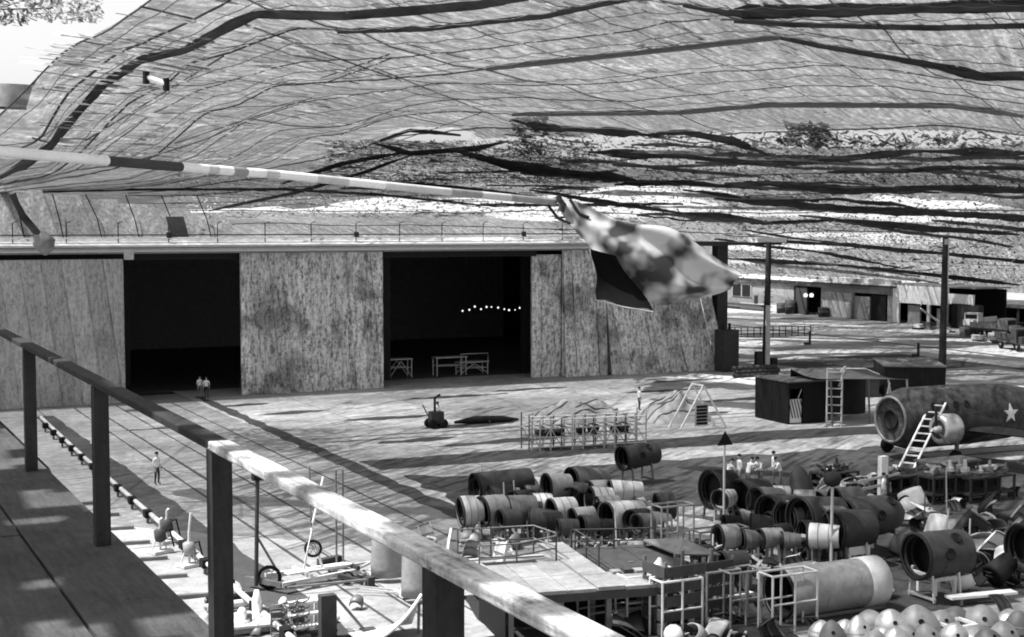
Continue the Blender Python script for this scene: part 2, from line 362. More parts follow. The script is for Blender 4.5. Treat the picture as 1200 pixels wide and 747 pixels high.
# inside the right hand opening
for i in range(12):
    px = 543 + i * 6.7 + random.uniform(-1.2, 1.2); py = 362 + random.uniform(-2.5, 3.5)
    p = at_Y(px, py, 150)
    t = thing('hanging_lamp', 'lit bulb hanging in the row inside the dark hangar bay', 'lamp', p, 0, 'row of lit bulbs in the hangar')
    MB().lathe([(-0.12, 0.02), (-0.08, 0.10), (0.0, 0.13), (0.08, 0.1), (0.14, 0.0)], Matrix.Rotation(R(90), 4, 'Y') @ Matrix.Scale(random.uniform(.55, 1.0), 4), 8).build('bulb', LAMP, t)
    MB().tube([(0, 0, 0.12), (0, 0, 12.0 - p.z)], 0.015, 4).build('cord', BLACK, t)
def trestle(name, label, x, y, L, Wd, Hh, mat, xb=True, cat='trestle', rz=0, group=None):
    t = thing(name, label, cat, (x, y, 0), rz, group)
    MB().box((0, 0, Hh), (L, Wd, 0.10)).build('top_board', mat, t)
    for sx in (-1, 1):
        for sy in (-1, 1):
            MB().beam((sx * L * .46, sy * Wd * .4, 0), (sx * L * .46, sy * Wd * .4, Hh - .05), .09, .09).build('leg', mat, t)
    b = MB()
    for sy in (-1, 1):
        if xb:
            b.beam((-L * .45, sy * Wd * .41, .15), (0, sy * Wd * .41, Hh * .9), .06, .06); b.beam((L * .45, sy * Wd * .41, .15), (0, sy * Wd * .41, Hh * .9), .06, .06)
        b.beam((-L * .46, sy * Wd * .42, Hh * .55), (L * .46, sy * Wd * .42, Hh * .55), .06, .06)
    b.build('brace', mat, t); return t
trestle('work_trestle', 'pale cross-braced trestle at the left edge of the right-hand hangar opening', 49.4, 124.0, 2.3, 1.2, 1.7, LIGHT)
trestle('work_trestle', 'long pale work bench standing just inside the right-hand hangar opening', 54.4, 123.8, 3.2, 1.2, 1.7, LIGHT, False)
t = trestle('work_stand', 'pale work stand with guard rail beside the bench in the hangar mouth', 56.6, 123.6, 3.0, 1.4, 1.2, LIGHT)
MB().tube([(-1.4, -.6, 1.2), (-1.4, -.6, 2.0), (1.4, -.6, 2.0), (1.4, -.6, 1.2)], .05).build('guard_rail', LIGHT, t)

# net curtain above the hangar's left part
cu = thing('net_curtain', 'hanging net curtain above the left hangar roof with drooping ropes', 'net curtain', (0, 0, 0))
for i in range(9):
    x0 = 6 + i * 3.0
    def fn(u, v, x0=x0):
        x = x0 + 3.0 * u + 0.9 * (1 - v); z = 12.75 + (5.2 - 0.12 * (x0 - 6)) * v
        return (x, 120.5 + 0.06 * math.sin(u * math.pi) + 0.12 * mnoise.noise(Vector((x, z * .4, 3))) + 3.0 * v, z)
    MB().grid(fn, 6, 8).build('curtain_panel', BURLAP_L, cu)
    MB().tube([(x0 + 1.2, 120.3, 12.7), (x0 + 1.0, 121.2, 14.5), (x0 + .5 + random.uniform(-.5, .5), 122.3, 16.5)], 0.05, 5).build('rope', BLACK, cu)
def fn(u, v): return (27.2 + 1.5 * u + .5 * (1 - v), 119.7 + .2 * math.sin(u * 9), 12.7 + 2.0 * v)
MB().grid(fn, 4, 6).build('dark_drop', STEEL, cu)

# ------------------------------------------------------------------ camouflage net
UD = Vector((math.sin(R(53.2)), math.cos(R(53.2)), 0)); VD = Vector((UD.y, -UD.x, 0))
def wob(i, x, amp): return amp * mnoise.noise(Vector((x * 0.009, i * 7.3, 0.5)))
SEAMS = [  # (distance along the strips, image polyline used to find the sagging height)
 (46, [(-300, 330), (-20, 152), (40, 95), (75, 58), (130, 33), (170, 3), (230, -40), (330, -75), (1290, -62)]),
 (50, [(-300, 340), (-20, 190), (45, 165), (80, 105), (140, 60), (175, 45), (225, 25), (262, 2), (330, -30), (600, -42), (1290, -34)]),
 (54, [(-300, 345), (-20, 214), (0, 207), (60, 172), (75, 150), (120, 100), (165, 70), (215, 58), (270, 30), (300, 16), (400, 18), (480, 12), (560, 5), (600, -2), (720, -20), (1290, -12)]),
 (59, [(-300, 348), (-20, 218), (60, 205), (95, 178), (150, 120), (195, 98), (225, 71), (260, 64), (310, 45), (345, 30), (400, 35), (500, 33), (570, 25), (640, 18), (700, 5), (745, -4), (800, 4), (860, 14), (950, 12), (1195, 6), (1290, 4)]),
 (65, [(-300, 350), (-20, 221), (90, 200), (180, 132), (230, 106), (300, 85), (345, 72), (460, 66), (600, 52), (720, 38), (800, 22), (860, 22), (930, 27), (1100, 32), (1195, 28), (1290, 27)]),
 (72, [(-300, 350), (-20, 224), (120, 200), (180, 185), (240, 131), (275, 124), (320, 100), (400, 95), (500, 88), (570, 80), (650, 72), (800, 55), (915, 42), (960, 52), (1060, 70), (1110, 78), (1195, 90), (1290, 98)]),
 (82, [(-300, 350), (-20, 226), (150, 210), (225, 185), (290, 140), (365, 117), (440, 108), (520, 96), (600, 98), (700, 99), (820, 85), (960, 76), (1050, 82), (1195, 104), (1290, 112)]),
 (91, [(-300, 350), (-20, 227), (170, 214), (268, 187), (325, 152), (400, 148), (480, 123), (520, 117), (600, 114), (680, 117), (740, 119), (800, 112), (930, 100), (1040, 100), (1100, 109), (1195, 121), (1290, 128)]),
 (102, [(-300, 350), (-20, 228), (190, 216), (320, 189), (365, 158), (400, 158), (460, 136), (530, 130), (600, 135), (700, 133), (800, 132), (900, 123), (1115, 124), (1195, 135), (1290, 142)]),
 (115, [(-300, 350), (-20, 229), (150, 220), (300, 200), (400, 182), (470, 160), (560, 148), (700, 152), (800, 158), (950, 150), (1100, 148), (1195, 158), (1290, 164)]),
 (128, [(-300, 345), (-20, 231), (200, 222), (350, 207), (470, 182), (600, 182), (700, 190), (800, 180), (900, 190), (1000, 186), (1080, 176), (1290, 180)]),
 (142, [(-300, 340), (-20, 234), (200, 228), (400, 215), (560, 204), (700, 208), (800, 212), (920, 206), (1060, 201), (1290, 198)]),
 (157, [(-300, 330), (-20, 238), (200, 238), (400, 230), (600, 226), (800, 230), (1000, 226), (1290, 222)]),
 (172, [(-300, 320), (-20, 248), (400, 248), (800, 250), (1000, 246), (1290, 246)]),
 (188, [(-300, 310), (-20, 262), (400, 264), (850, 272), (1000, 270), (1290, 270)]),
 (200, [(-300, 300), (-20, 280), (850, 292), (1100, 294), (1290, 300)]),
 (212, [(-300, 300), (-20, 290), (850, 307), (1100, 314), (1290, 326)]),
 (222, [(-300, 310), (-20, 300), (850, 321), (1100, 336), (1290, 350)]),
]
def interp(pl, x):
    if x <= pl[0][0]: return pl[0][1]
    for k in range(len(pl) - 1):
        (x0, y0), (x1, y1) = pl[k], pl[k + 1]
        if x <= x1:
            t = (x - x0) / (x1 - x0); 
            return y0 + (y1 - y0) * t
    return pl[-1][1]
def seam_y(i, x):
    pl = SEAMS[i][1]
    return (interp(pl, x - 9) + interp(pl, x) * 2 + interp(pl, x + 9)) / 4 + wob(i, x, 1.5 if i < 9 else 4)
def on_plane(px, py, u):
    d = ray(px, py); return CAM + d * (u / d.dot(UD))
def seam_pt(i, x): return on_plane(x, seam_y(i, x), SEAMS[i][0])
def net_at(px, py, lower=0.0):
    for i in range(len(SEAMS) - 1):
        y0, y1 = seam_y(i, px), seam_y(i + 1, px)
        if min(y0, y1) <= py <= max(y0, y1):
            t = (py - y0) / (y1 - y0) if abs(y1 - y0) > 1e-6 else 0
            u = SEAMS[i][0] + (SEAMS[i + 1][0] - SEAMS[i][0]) * t - lower
            return on_plane(px, py, u)
    u = SEAMS[-1][0] if py > seam_y(len(SEAMS) - 1, px) else SEAMS[0][0]
    return on_plane(px, py, u - lower)
HOLES = [(505, 158, 40, 7, 1.25), (620, 168, 70, 7, .75), (740, 168, 75, 9, .8), (820, 190, 100, 10, .55), (1000, 163, 190, 9, .85), (1120, 234, 85, 9, .8), (230, 240, 40, 9, 1.0), (430, 240, 190, 8, .9),
         (600, 222, 80, 7, .7), (720, 228, 70, 11, .75), (760, 243, 70, 10, 1.0), (930, 222, 120, 6, .6), (850, 214, 60, 6, .6), (960, 250, 150, 5, .65), (1090, 256, 70, 5, .6), (700, 178, 60, 8, .6), (430, 190, 60, 12, .45),
         (530, 205, 120, 9, .5), (350, 205, 30, 6, .5), (980, 275, 120, 3, .6), (910, 290, 60, 4, .7), (880, 306, 60, 4, .6), (1050, 283, 60, 4, .5), (640, 250, 60, 8, .8), (1150, 205, 60, 4, .4), (560, 176, 60, 5, .5)]
def openness(px, py):
    v = 0
    for (cx, cy, rx, ry, s) in HOLES:
        q = ((px - cx) / rx) ** 2 + ((py - cy) / ry) ** 2
        if q < 2.2: v = max(v, s * min(1, max(0, (2.2 - q) / 1.2)))
    return v
net = thing('camouflage_net', 'vast garnished camouflage net slung overhead and sagging down towards the far buildings', 'camouflage net', (0, 0, 0))
def net_panel(f0, f1, u0, u1, cols, mat, rows):
    vs = []; uvs = []; op = []
    for j in range(rows + 1):
        t = j / rows
        for k, x in enumerate(cols):
            a, b = f0(x), f1(x); p = a.lerp(b, t)
            p.z -= (0.16 if mat == NET else 0.1) * math.sin(math.pi * t) + 0.05 * mnoise.noise(p * 0.35)
            vs.append(p); uvs.append((p.dot(UD), p.dot(VD)))
            v = (p - CAM); dd = v.dot(FW)
            op.append(openness(600 + F_PX * v.dot(RT) / dd, 373.5 - F_PX * v.dot(UPV) / dd) if dd > 1 else 0)
    nc = len(cols)
    fs = [(j*nc+k, j*nc+k+1, (j+1)*nc+k+1, (j+1)*nc+k) for j in range(rows) for k in range(nc - 1)]
    mb = MB(); mb.add(vs, fs, True); o = mb.build('net_panel', mat, net); me = o.data
    ul = me.uv_layers.new(name='UVMap'); at = me.attributes.new('open', 'FLOAT', 'POINT')
    at.data.foreach_set('value', op)
    for l in me.loops: ul.data[l.index].uv = uvs[l.vertex_index]
    return o
cols = list(range(-300, -20, 40)) + list(range(-20, 1230, 9)) + list(range(1235, 1700, 45))
for i in range(len(SEAMS) - 1):
    low = i >= 9
    net_panel(lambda x, i=i: seam_pt(i, x), lambda x, i=i: seam_pt(i + 1, x), 0, 0, cols, NETLOW if low else NET, 8 if low else 5)
# the part of the net that comes on over the viewer's right
c2 = list(range(420, 1700, 40))
def flat(u, z): 
    return lambda x: (lambda d: Vector((0, 0, z)) + Vector((d.x, d.y, 0)) * (u / Vector((d.x, d.y, 0)).dot(UD)))(ray(x, 264))
net_panel(flat(30, 22.3), lambda x: seam_pt(0, x), 0, 0, c2, NET, 5); net_panel(flat(16, 22.0), flat(30, 22.3), 0, 0, c2, NET, 5)
# seams and ropes
for i in list(range(0, 15)):
    pts = [seam_pt(i, x) + Vector((0, 0, -0.05)) for x in range(-20 if i < 9 else 150, 1260, 10)]
    th = {0: .04, 1: .06, 3: .06, 4: .035, 5: .05, 6: .035, 7: .035, 8: .04}.get(i, .07)
    pts = [p + Vector((0, 0, 0.10 * mnoise.noise(p * 0.9))) for p in pts]
    MB().tube(pts, th, 5).build('seam_rope', CHAR, net)
for x0, s, e in [((285, 28), 0, (400, 70)), ((400, 70), 0, (470, 95)), ((440, 80), 0, (620, 152)), ((165, 8), 0, (225, 22)), ((860, 24), 0, (1000, 48)), ((100, 165), 0, (262, 66)), ((38, 162), 0, (66, 170)), ((380, 98), 0, (460, 68)), ((376, 92), 0, (456, 64)), ((400, 158), 0, (440, 136)), ((205, 168), 0, (365, 115)), ((430, 178), 0, (565, 132)), ((900, 300), 0, (1195, 312))]:
    pts = []
    for k in range(13):
        t = k / 12; pts.append(net_at(x0[0] + (e[0] - x0[0]) * t, x0[1] + (e[1] - x0[1]) * t, 0.3))
    MB().tube(pts, .045, 5).build('cross_rope', CHAR, net)
# ropes along the strips, from the near edge to the torn part
def seam_at_v(i, v):
    lo, hi = -300.0, 1690.0
    f = lambda x: seam_pt(i, x).dot(VD) - v
    if f(lo) > 0 or f(hi) < 0: return None
    for _ in range(30):
        m = (lo + hi) / 2
        if f(m) < 0: lo = m
        else: hi = m
    return seam_pt(i, lo)
for k in range(21):
    v = -62 + k * 5.9
    pts = [p for p in (seam_at_v(i, v) for i in range(0, 10)) if p]
    if len(pts) > 3:
        q = []
        for a, b in zip(pts, pts[1:]): q += [a + Vector((0, 0, -.04)), (a + b) / 2 - Vector((0, 0, .22))]
        MB().tube(q + [pts[-1]], .025 if k % 4 else .045, 4).build('strip_rope', STEEL, net)
for i in range(0, 9):        # scalloped lacing lines midway between the seams
    for tt in (.33, .66):
        pts = []
        for k, x in enumerate(range(-20 if i < 4 else 120, 1260, 8)):
            p = seam_pt(i, x).lerp(seam_pt(i + 1, x), tt); p.z -= .18 + .10 * abs(math.sin(k * .55)) + .1 * mnoise.noise(p * .4); pts.append(p)
        if (i * 2 + (tt > .5)) % 3 != 1: MB().tube(pts, .025, 4).build('lacing', STEEL, net)
# opaque burlap bands laced to the net
def band(pl, wpx, mat=DARKCLOTH, jag=0.5, name='garnish_band'):
    xs0, xs1 = pl[0][0], pl[-1][0]; n = max(6, int(abs(xs1 - xs0) / 7)); top = []; bot = []
    ln = [0]
    for a, b in zip(pl, pl[1:]): ln.append(ln[-1] + math.hypot(b[0] - a[0], b[1] - a[1]))
    for k in range(n + 1):
        s = ln[-1] * k / n
        for q in range(len(pl) - 1):
            if s <= ln[q + 1] + 1e-6: break
        t = (s - ln[q]) / (ln[q + 1] - ln[q]); x = pl[q][0] + (pl[q + 1][0] - pl[q][0]) * t; y = pl[q][1] + (pl[q + 1][1] - pl[q][1]) * t
        end = min(1, k / 4, (n - k) / 4); wv = wpx * (0.15 + 0.85 * end) * (1 + jag * 0.7 * mnoise.noise(Vector((x * .017, y * .05, wpx))))
        dx = pl[q + 1][0] - pl[q][0]; dy = pl[q + 1][1] - pl[q][1]; L = math.hypot(dx, dy); nx, ny = -dy / L, dx / L
        j1, j2 = jag * mnoise.noise(Vector((x * .25, 1, wpx))), jag * mnoise.noise(Vector((x * .25, 5, wpx)))
        top.append(net_at(x - nx * (wv / 2 + j1), y - ny * (wv / 2 + j1), 0.8)); bot.append(net_at(x + nx * (wv / 2 + j2), y + ny * (wv / 2 + j2), 0.8))
    vs = [];
    for a, b in zip(top, bot):
        m = (a + b) / 2; m.z -= 0.15; vs += [a, m, b]
    fs = []
    for k in range(n): fs += [(k*3, k*3+1, k*3+4, k*3+3), (k*3+1, k*3+2, k*3+5, k*3+4)]
    o = MB().add(vs, fs, True).build(name, mat, net); solid(o, 0.04, 0); return o
band([(0, 207), (30, 192), (60, 171), (75, 150), (120, 100), (165, 70), (215, 60), (270, 30), (300, 17), (400, 19), (480, 13), (560, 6), (620, -4)], 10)
band([(395, 36), (500, 33), (570, 25), (640, 18), (700, 5), (745, -4)], 3.5)
band([(850, 15), (900, 14), (1000, 12), (1195, 6), (1290, 4)], 14, jag=1.0); band([(800, 4), (850, 14), (870, 15)], 4)
band([(860, 23), (930, 28), (1100, 32), (1195, 29), (1290, 28)], 4, jag=.8)
band([(915, 43), (960, 53), (1060, 70), (1110, 78)], 4); band([(1055, 70), (1100, 78), (1150, 90), (1195, 89), (1290, 96)], 11, jag=1.0)
band([(570, 80), (650, 72), (800, 56), (915, 43)], 5, STEEL); band([(600, 134), (700, 133), (800, 132), (900, 123), (1115, 124), (1200, 136)], 6, STEEL)
band([(440, 168), (480, 180), (560, 174), (595, 165)], 6); band([(445, 164), (480, 153), (540, 158)], 4); band([(535, 177), (600, 195), (680, 204), (745, 211)], 9, jag=1.2)
band([(600, 140), (640, 150), (700, 153), (760, 158)], 8, jag=2); band([(760, 158), (800, 155), (860, 166), (900, 181)], 7, jag=1.2)
band([(690, 178), (800, 184), (880, 191), (960, 189), (1080, 177), (1195, 180), (1290, 182)], 7, jag=1.5); band([(970, 201), (1050, 201), (1120, 196), (1195, 197), (1290, 196)], 5, jag=1.2)
band([(880, 214), (1000, 224), (1100, 220), (1290, 226)], 8, jag=1.5); band([(840, 232), (960, 244), (1100, 250), (1290, 262)], 6, jag=2); band([(720, 216), (800, 214), (900, 222)], 5, jag=1.5)
band([(330, 215), (400, 192), (470, 179)], 5); band([(245, 247), (350, 225), (430, 201), (480, 182)], 4); band([(0, 225), (150, 222), (330, 222), (440, 228), (560, 240)], 3)
band([(900, 282), (1000, 288), (1100, 297), (1290, 316)], 4, jag=1); band([(850, 303), (1000, 312), (1195, 334)], 4, jag=1); band([(1000, 262), (1195, 275)], 5, jag=1.5); band([(880, 262), (980, 258), (1100, 266)], 4, jag=1.2)
band([(620, 222), (700, 236), (800, 250), (880, 256)], 5, jag=1.5); band([(470, 214), (560, 222), (650, 236)], 4, jag=1.5); band([(800, 222), (870, 232), (960, 236)], 4, jag=1.5)
rb = random.Random(5); MIDCLOTH = cloth_mat('faded_burlap', .16, .4); PALECLOTH = cloth_mat('bleached_burlap', .4, .5)
for k in range(42):
    x = rb.uniform(620 if k % 3 else 320, 1150); y = rb.uniform(165, 262) if x < 830 else rb.uniform(165, 318); L = rb.uniform(70, 260); sl = rb.uniform(-.02, .10) + (.06 if y > 250 else 0)
    pl = [(x + L * t / 4, y + sl * L * t / 4 + rb.uniform(-2, 2)) for t in range(5)]
    if pl[-1][0] < 1290: band(pl, rb.uniform(1.2, 5), (DARKCLOTH, MIDCLOTH, MIDCLOTH, PALECLOTH, MIDCLOTH)[k % 5], jag=rb.uniform(.5, 1.5))
# cloth garnish strips and feathery bits, all along the net
def bits(name, mat, rects, n, L, Wd, low, spread):
    rng = random.Random(hash(name) % 1000 + n); mb = MB()
    for _ in range(n):
        (xa, xb, ya, yb) = rng.choice(rects)
        p = net_at(rng.uniform(xa, xb), rng.uniform(ya, yb), low)
        l = rng.uniform(*L); wd = rng.uniform(*Wd)
        d = (UD + VD * rng.gauss(0, spread) + Vector((0, 0, rng.gauss(0, spread * .5)))).normalized(); s = d.cross(Vector((0, 0, 1))).normalized()
        s = (s + Vector((0, 0, rng.gauss(0, .5)))).normalized()
        mb.add([p - d*l - s*wd, p + d*l - s*wd*.6, p + d*l*1.1 + s*wd, p - d*l*.9 + s*wd*.7], [(0, 1, 2, 3)])
    o = mb.build(name, mat, net); tag(o, kind='stuff'); return o
UPR = [(150, 1290, 0, 150), (420, 1290, -30, 140), (60, 420, 40, 190)]
bits('garnish_strip', GARN, UPR, 1700, (.4, 2.0), (.05, .14), .3, .03)
bits('dark_garnish_strip', LEAFD, UPR, 350, (.3, 1.6), (.02, .06), .3, .04)
LOWR = [(380, 700, 165, 215), (600, 1290, 155, 215), (650, 1290, 205, 270), (850, 1290, 260, 335), (200, 700, 205, 255)]
bits('feather_garnish', LEAFD, LOWR, 16000, (.10, .38), (.04, .16), .4, .7)
bits('pale_feather_garnish', LEAFL, LOWR, 7000, (.1, .4), (.04, .15), .4, .7)
bits('dark_clump_garnish', LEAFD, [(920, 970, 145, 172), (600, 640, 138, 180), (880, 1195, 160, 172)], 500, (.2, .7), (.1, .3), .5, .8)  # clumps of darker leaf garnish
bits('long_garnish', DARKCLOTH, LOWR, 600, (1.0, 5.0), (.06, .22), .5, .06)

# near scraps of netting at the upper left and an unseen shade net over the walkway
scr = thing('net_scrap', 'ragged scrap of dark netting and brush at the upper left sky gap', 'netting', at_d(60, 20, 90))
rng = random.Random(3); mb = MB(); mb2 = MB()
for k in range(1500):
    px = rng.uniform(-30, 120); lim = 27 + 10 * mnoise.noise(Vector((px * .03, 0, 0))) - max(0, px - 100) * .25
    py = rng.uniform(-60, lim); p = at_d(px, py, 90 + rng.uniform(-5, 5)) - scr.location; l = rng.uniform(.08, .34)
    d = Vector((rng.gauss(0, 1), rng.gauss(0, 1), rng.gauss(0, .6))).normalized(); s = d.cross(Vector((.3, .2, 1))).normalized() * l * .5
    (mb if (px < 46 and py < 32 and rng.random() < .45) or rng.random() < .06 else mb2).add([p - d*l - s, p + d*l - s*.3, p + d*l*.8 + s, p - d*l + s*.5], [(0,1,2,3)])
tag(mb.build('dark_tuft', LEAFD, scr), kind='stuff'); tag(mb2.build('pale_tuft', LEAFL, scr), kind='stuff')
MB().tube([at_d(120, -70, 88) - scr.location, at_d(60, 10, 90) - scr.location, at_d(-40, 12, 91) - scr.location, seam_pt(0, -120) - scr.location], .05, 5).build('hanging_rope', CHAR, scr)
p = at_d(14, 110, 70); fl = thing('canvas_flap', 'grey canvas sheet hanging against the bright sky at left', 'canvas sheet', p)
def fn(u, v): return RT * ((u - .5) * 3.0 - .5 - .35 * (1 - v)) + Vector((0, 0, (v - .5) * 1.1 - .12 * u)) + FH * .15 * math.sin(u * 7)
MB().grid(fn, 8, 4).build('sheet', GREY, fl); MB().tube([fn(1, 1), seam_pt(0, 45) - p], .04, 5).build('rope', CHAR, fl); MB().tube([fn(0, 1), seam_pt(0, -60) - p], .04, 5).build('rope', CHAR, fl); MB().tube([fn(0, 0) - Vector((0, 0, .02)), fn(.5, 0) - Vector((0, 0, .05)), fn(1, 0) - Vector((0, 0, .02))], .09, 5).build('hem', CHAR, fl)

wn = thing('walkway_shade_net', 'unseen garnished net over the timber walkway, shading deck and dappling railing', 'camouflage net', (0, 0, 21.5))
rng = random.Random(11)
def wfn(u, v):
    y = -4 + 44 * v; xr = min(2.6, 0.10 * y - 0.25); x = -17 + (xr + 17) * u
    return (x, y, 0.3 * mnoise.noise(Vector((x * .3, y * .3, 0))))
mb = MB(); mb.grid(wfn, 90, 220)
keep = [f for f in mb.f if ((mnoise.noise(Vector(mb.v[f[0]]) * .75) + .5 * mnoise.noise(Vector(mb.v[f[0]]) * 2.1) < 0.16) if mb.v[f[0]][1] > 8.4 else (mnoise.noise(Vector(mb.v[f[0]]) * 1.1) + .9 * mnoise.noise(Vector(mb.v[f[0]]) * 2.9) < .06))]  # unseen net added here; holes zoned to shade the deck and dapple the rail
mb.f = keep; mb.m = [0] * len(keep); mb.sm = [True] * len(keep); mb.build('net_panel', DARKCLOTH, wn)

# ------------------------------------------------------------------ walkway and railing
DZ = 11.8
dk = tag(MB().box2((-6, -4, DZ - .42), (1.78, 46, DZ - .12)).build('walkway', CHAR), kind='structure')
for x0, x1 in [(-1.12, 0.12), (0.14, 1.36), (1.38, 1.97)] + [(-2.38, -1.14), (-3.64, -2.4), (-6, -3.66)]:
    for j in range(11):
        y0 = -4 + 4.6 * j + (0.9 if x0 > 0 and x0 < 1 else 0)
        MB().box2((x0, y0, DZ - .12), (x1, min(y0 + 4.585, 46), DZ + random.uniform(-.004, .004))).build('deck_board', DECKWOOD, dk)
MB().box2((1.80, -4, DZ - .5), (1.96, 46, DZ - .125)).build('edge_beam', POSTWOOD, dk)
for k in range(7):
    MB().box2((1.0, 2 + 6.4 * k, 0), (1.35, 2.35 + 6.4 * k, DZ - .43)).build('support_post', POSTWOOD, dk)
for k in range(26):   # burlap tatters hung on the deck edge
    y = 14.2 + k * .5; h = random.uniform(.25, .8)
    MB().grid(lambda u, v: (2.0 + .22 * (1 - v) * random.random() + .05, y + (u - .5) * .55, DZ - .06 - h * (1 - v)), 3, 3).build('edge_tatter', DARKCLOTH, dk)
rg = thing('railing', 'heavy timber railing along the walkway with a broad sun-dappled top rail', 'railing', (1.82, 0, DZ))
for y in (1.35, 4.22, 6.98, 10.12, 13.5, 16.8, 20.2, 23.6):
    po = MB().box2((-.04, y - .055, -.1), (.06, y + .055, 1.098)).build('post', POSTWOOD, rg)
    for sy in (-.025, .025): MB().lathe([(-.006, .001), (-.006, .008), (.004, .01)], Matrix.Translation((-.02 + sy, y + sy, 1.112)) @ Matrix.Rotation(R(90), 4, 'Y'), 8).build('bolt_head', STEEL, po)
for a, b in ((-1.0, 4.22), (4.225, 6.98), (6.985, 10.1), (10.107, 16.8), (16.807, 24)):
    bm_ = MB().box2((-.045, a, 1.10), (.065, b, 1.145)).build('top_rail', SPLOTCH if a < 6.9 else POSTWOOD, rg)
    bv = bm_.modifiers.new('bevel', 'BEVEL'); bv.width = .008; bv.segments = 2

# ------------------------------------------------------------------ pole with tarpaulin
P0 = at_d(-420, 131, 8.6); P1 = at_d(0, 178, 12.0); P2 = at_d(330, 203, 15.5); P3 = at_d(650, 237, 19.5)
pole = thing('boom_pole', 'long white-banded pole reaching out over the yard from the left', 'pole', P1)
def pp(t): return (P1.lerp(P2, t * 2) if t < .5 else P2.lerp(P3, t * 2 - 1)) - P1 + Vector((0, 0, -.02 * math.sin(t * math.pi)))
cuts = [0, .16, .29, .34, .36, .39, .42, .46, .49, .55, .6, .66, .7, .78, .84, .9, 1.0]
tn = [WHITE, CHAR, WHITE, LIGHT, WHITE, GREY, WHITE, LIGHT, WHITE, LIGHT, WHITE, LIGHT, LIGHT, GREY, LIGHT, GREY]
MB().tube([P0 - P1, Vector((0, 0, 0))], .048, 10).build('pole_band', WHITE, pole)
MB().tube([P0 - P1 + Vector((0, 0, .3)), P0 - P1 + Vector((0, 0, DZ - P0.z))], .07, 10).build('mast', POLEWOOD, pole)
for a, b, m in zip(cuts, cuts[1:], tn):
    MB().tube([pp(a), pp((a + b) / 2), pp(b)], .048, 10).build('pole_band', m, pole)
tp = thing('tarpaulin', 'limp canvas sleeve hanging in folds off the pole end, its dark mouth open', 'tarpaulin', P3)
def q(px, py, d): return at_d(px, py, d) - P3
rings = [  # sections from the tied neck to the tail: (upper edge, lower edge, depth centre, half depth)
 ((652, 232), (656, 246), 19.5, .06), ((672, 233), (664, 262), 19.5, .16), ((700, 247), (682, 280), 19.4, .24), ((728, 262), (694, 298), 19.3, .34), ((752, 264), (722, 320), 19.2, .42), ((785, 265), (748, 345), 19.2, .42),
 ((812, 282), (768, 364), 19.25, .34), ((836, 300), (806, 353), 19.3, .26), ((856, 312), (836, 347), 19.35, .18), ((869, 319), (853, 341), 19.4, .10)]
mb = MB(); NR = 16; vs = []
for i, (a, b, d, hd) in enumerate(rings):
    A = q(*a, d); B = q(*b, d); c = (A + B) / 2; e = (A - B) / 2
    for k in range(NR):
        an = 2 * math.pi * k / NR; fold = 1 + (.06 * math.sin(an * 3 + i * .5) + .03 * math.sin(an * 6 - i * .6)) * min(1, i / 3); fl_ = .11 * math.sin(math.cos(an) * 5.5 + i * .55) * min(1, i / 3)
        vs.append(c + e * math.cos(an) * fold - FH * (hd * .42 * math.sin(an) * fold + fl_))
fs = [(i*NR+k, i*NR+(k+1)%NR, (i+1)*NR+(k+1)%NR, (i+1)*NR+k) for i in range(len(rings)-1) for k in range(NR)]
mb.add(vs, fs, True); o = mb.build('sleeve', SLEEVE, tp); ss = o.modifiers.new('smooth', 'SUBSURF'); ss.levels = 2; ss.render_levels = 2
# the open mouth: black sheet paints the canvas's shaded underside below the sleeve
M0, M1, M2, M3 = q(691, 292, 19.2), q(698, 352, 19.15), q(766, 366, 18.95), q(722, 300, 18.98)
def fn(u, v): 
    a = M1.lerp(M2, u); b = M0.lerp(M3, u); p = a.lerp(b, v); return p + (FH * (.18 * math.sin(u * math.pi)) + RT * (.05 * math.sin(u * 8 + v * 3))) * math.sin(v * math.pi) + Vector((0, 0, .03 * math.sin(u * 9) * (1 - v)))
MB().grid(fn, 16, 12).build('mouth_shade', TARPIN, tp)
MB().tube([M0, M1, M1.lerp(M2, .5) + Vector((0, 0, -.015)), M2], .012, 6).build('mouth_hem', GREY, tp)
MB().tube([q(654, 230, 19.45), q(660, 240, 19.42), q(657, 248, 19.42)], .05, 8).build('lashing', CHAR, tp)
for (a, b) in [((640, 238), (668, 262)), ((668, 234), (690, 255))]:
    MB().tube([q(*a, 19.4), q((a[0]+b[0])/2, (a[1]+b[1])/2 + 6, 19.35), q(*b, 19.3)], .02, 6).build('rope', BLACK, tp)
# white guy lines etc on the left
br = thing('banner_hook', 'pale knotted cloth bundle hanging on a dark rope at the far left', 'bundle', at_Y(52, 285, 112))
MB().tube([(-2.2, 0, 3.6), (-1.4, 0, 1.9), (-.3, 0, .5)], .28, 7).build('dark_rope', DARKCLOTH, br)
o = MB().lathe([(-.9, .05), (-.6, .5), (0, .8), (.5, .6), (.9, .1)], Matrix.Rotation(R(80), 4, 'Y'), 9).build('bundle', LEAFL, br)
for v in o.data.vertices: v.co += Vector(mnoise.noise_vector(v.co * 1.7)) * .3
nb = thing('net_toggle', 'pale wooden toggle with dark ends hanging under the net near the thick band', 'toggle', at_d(183, 97, 55))
MB().tube([RT * -.35 + Vector((0, 0, .2)), RT * .35 + Vector((0, 0, -.06))], .11, 8).build('bar', WHITE, nb)
for s in (-1, 1): MB().tube([RT * .38 * s + Vector((0, 0, .2 - (.13 + .13 * s) + .22)), RT * .38 * s + Vector((0, 0, .2 - (.13 + .13 * s) - .25))], .13, 8).build('end_knot', BLACK, nb)
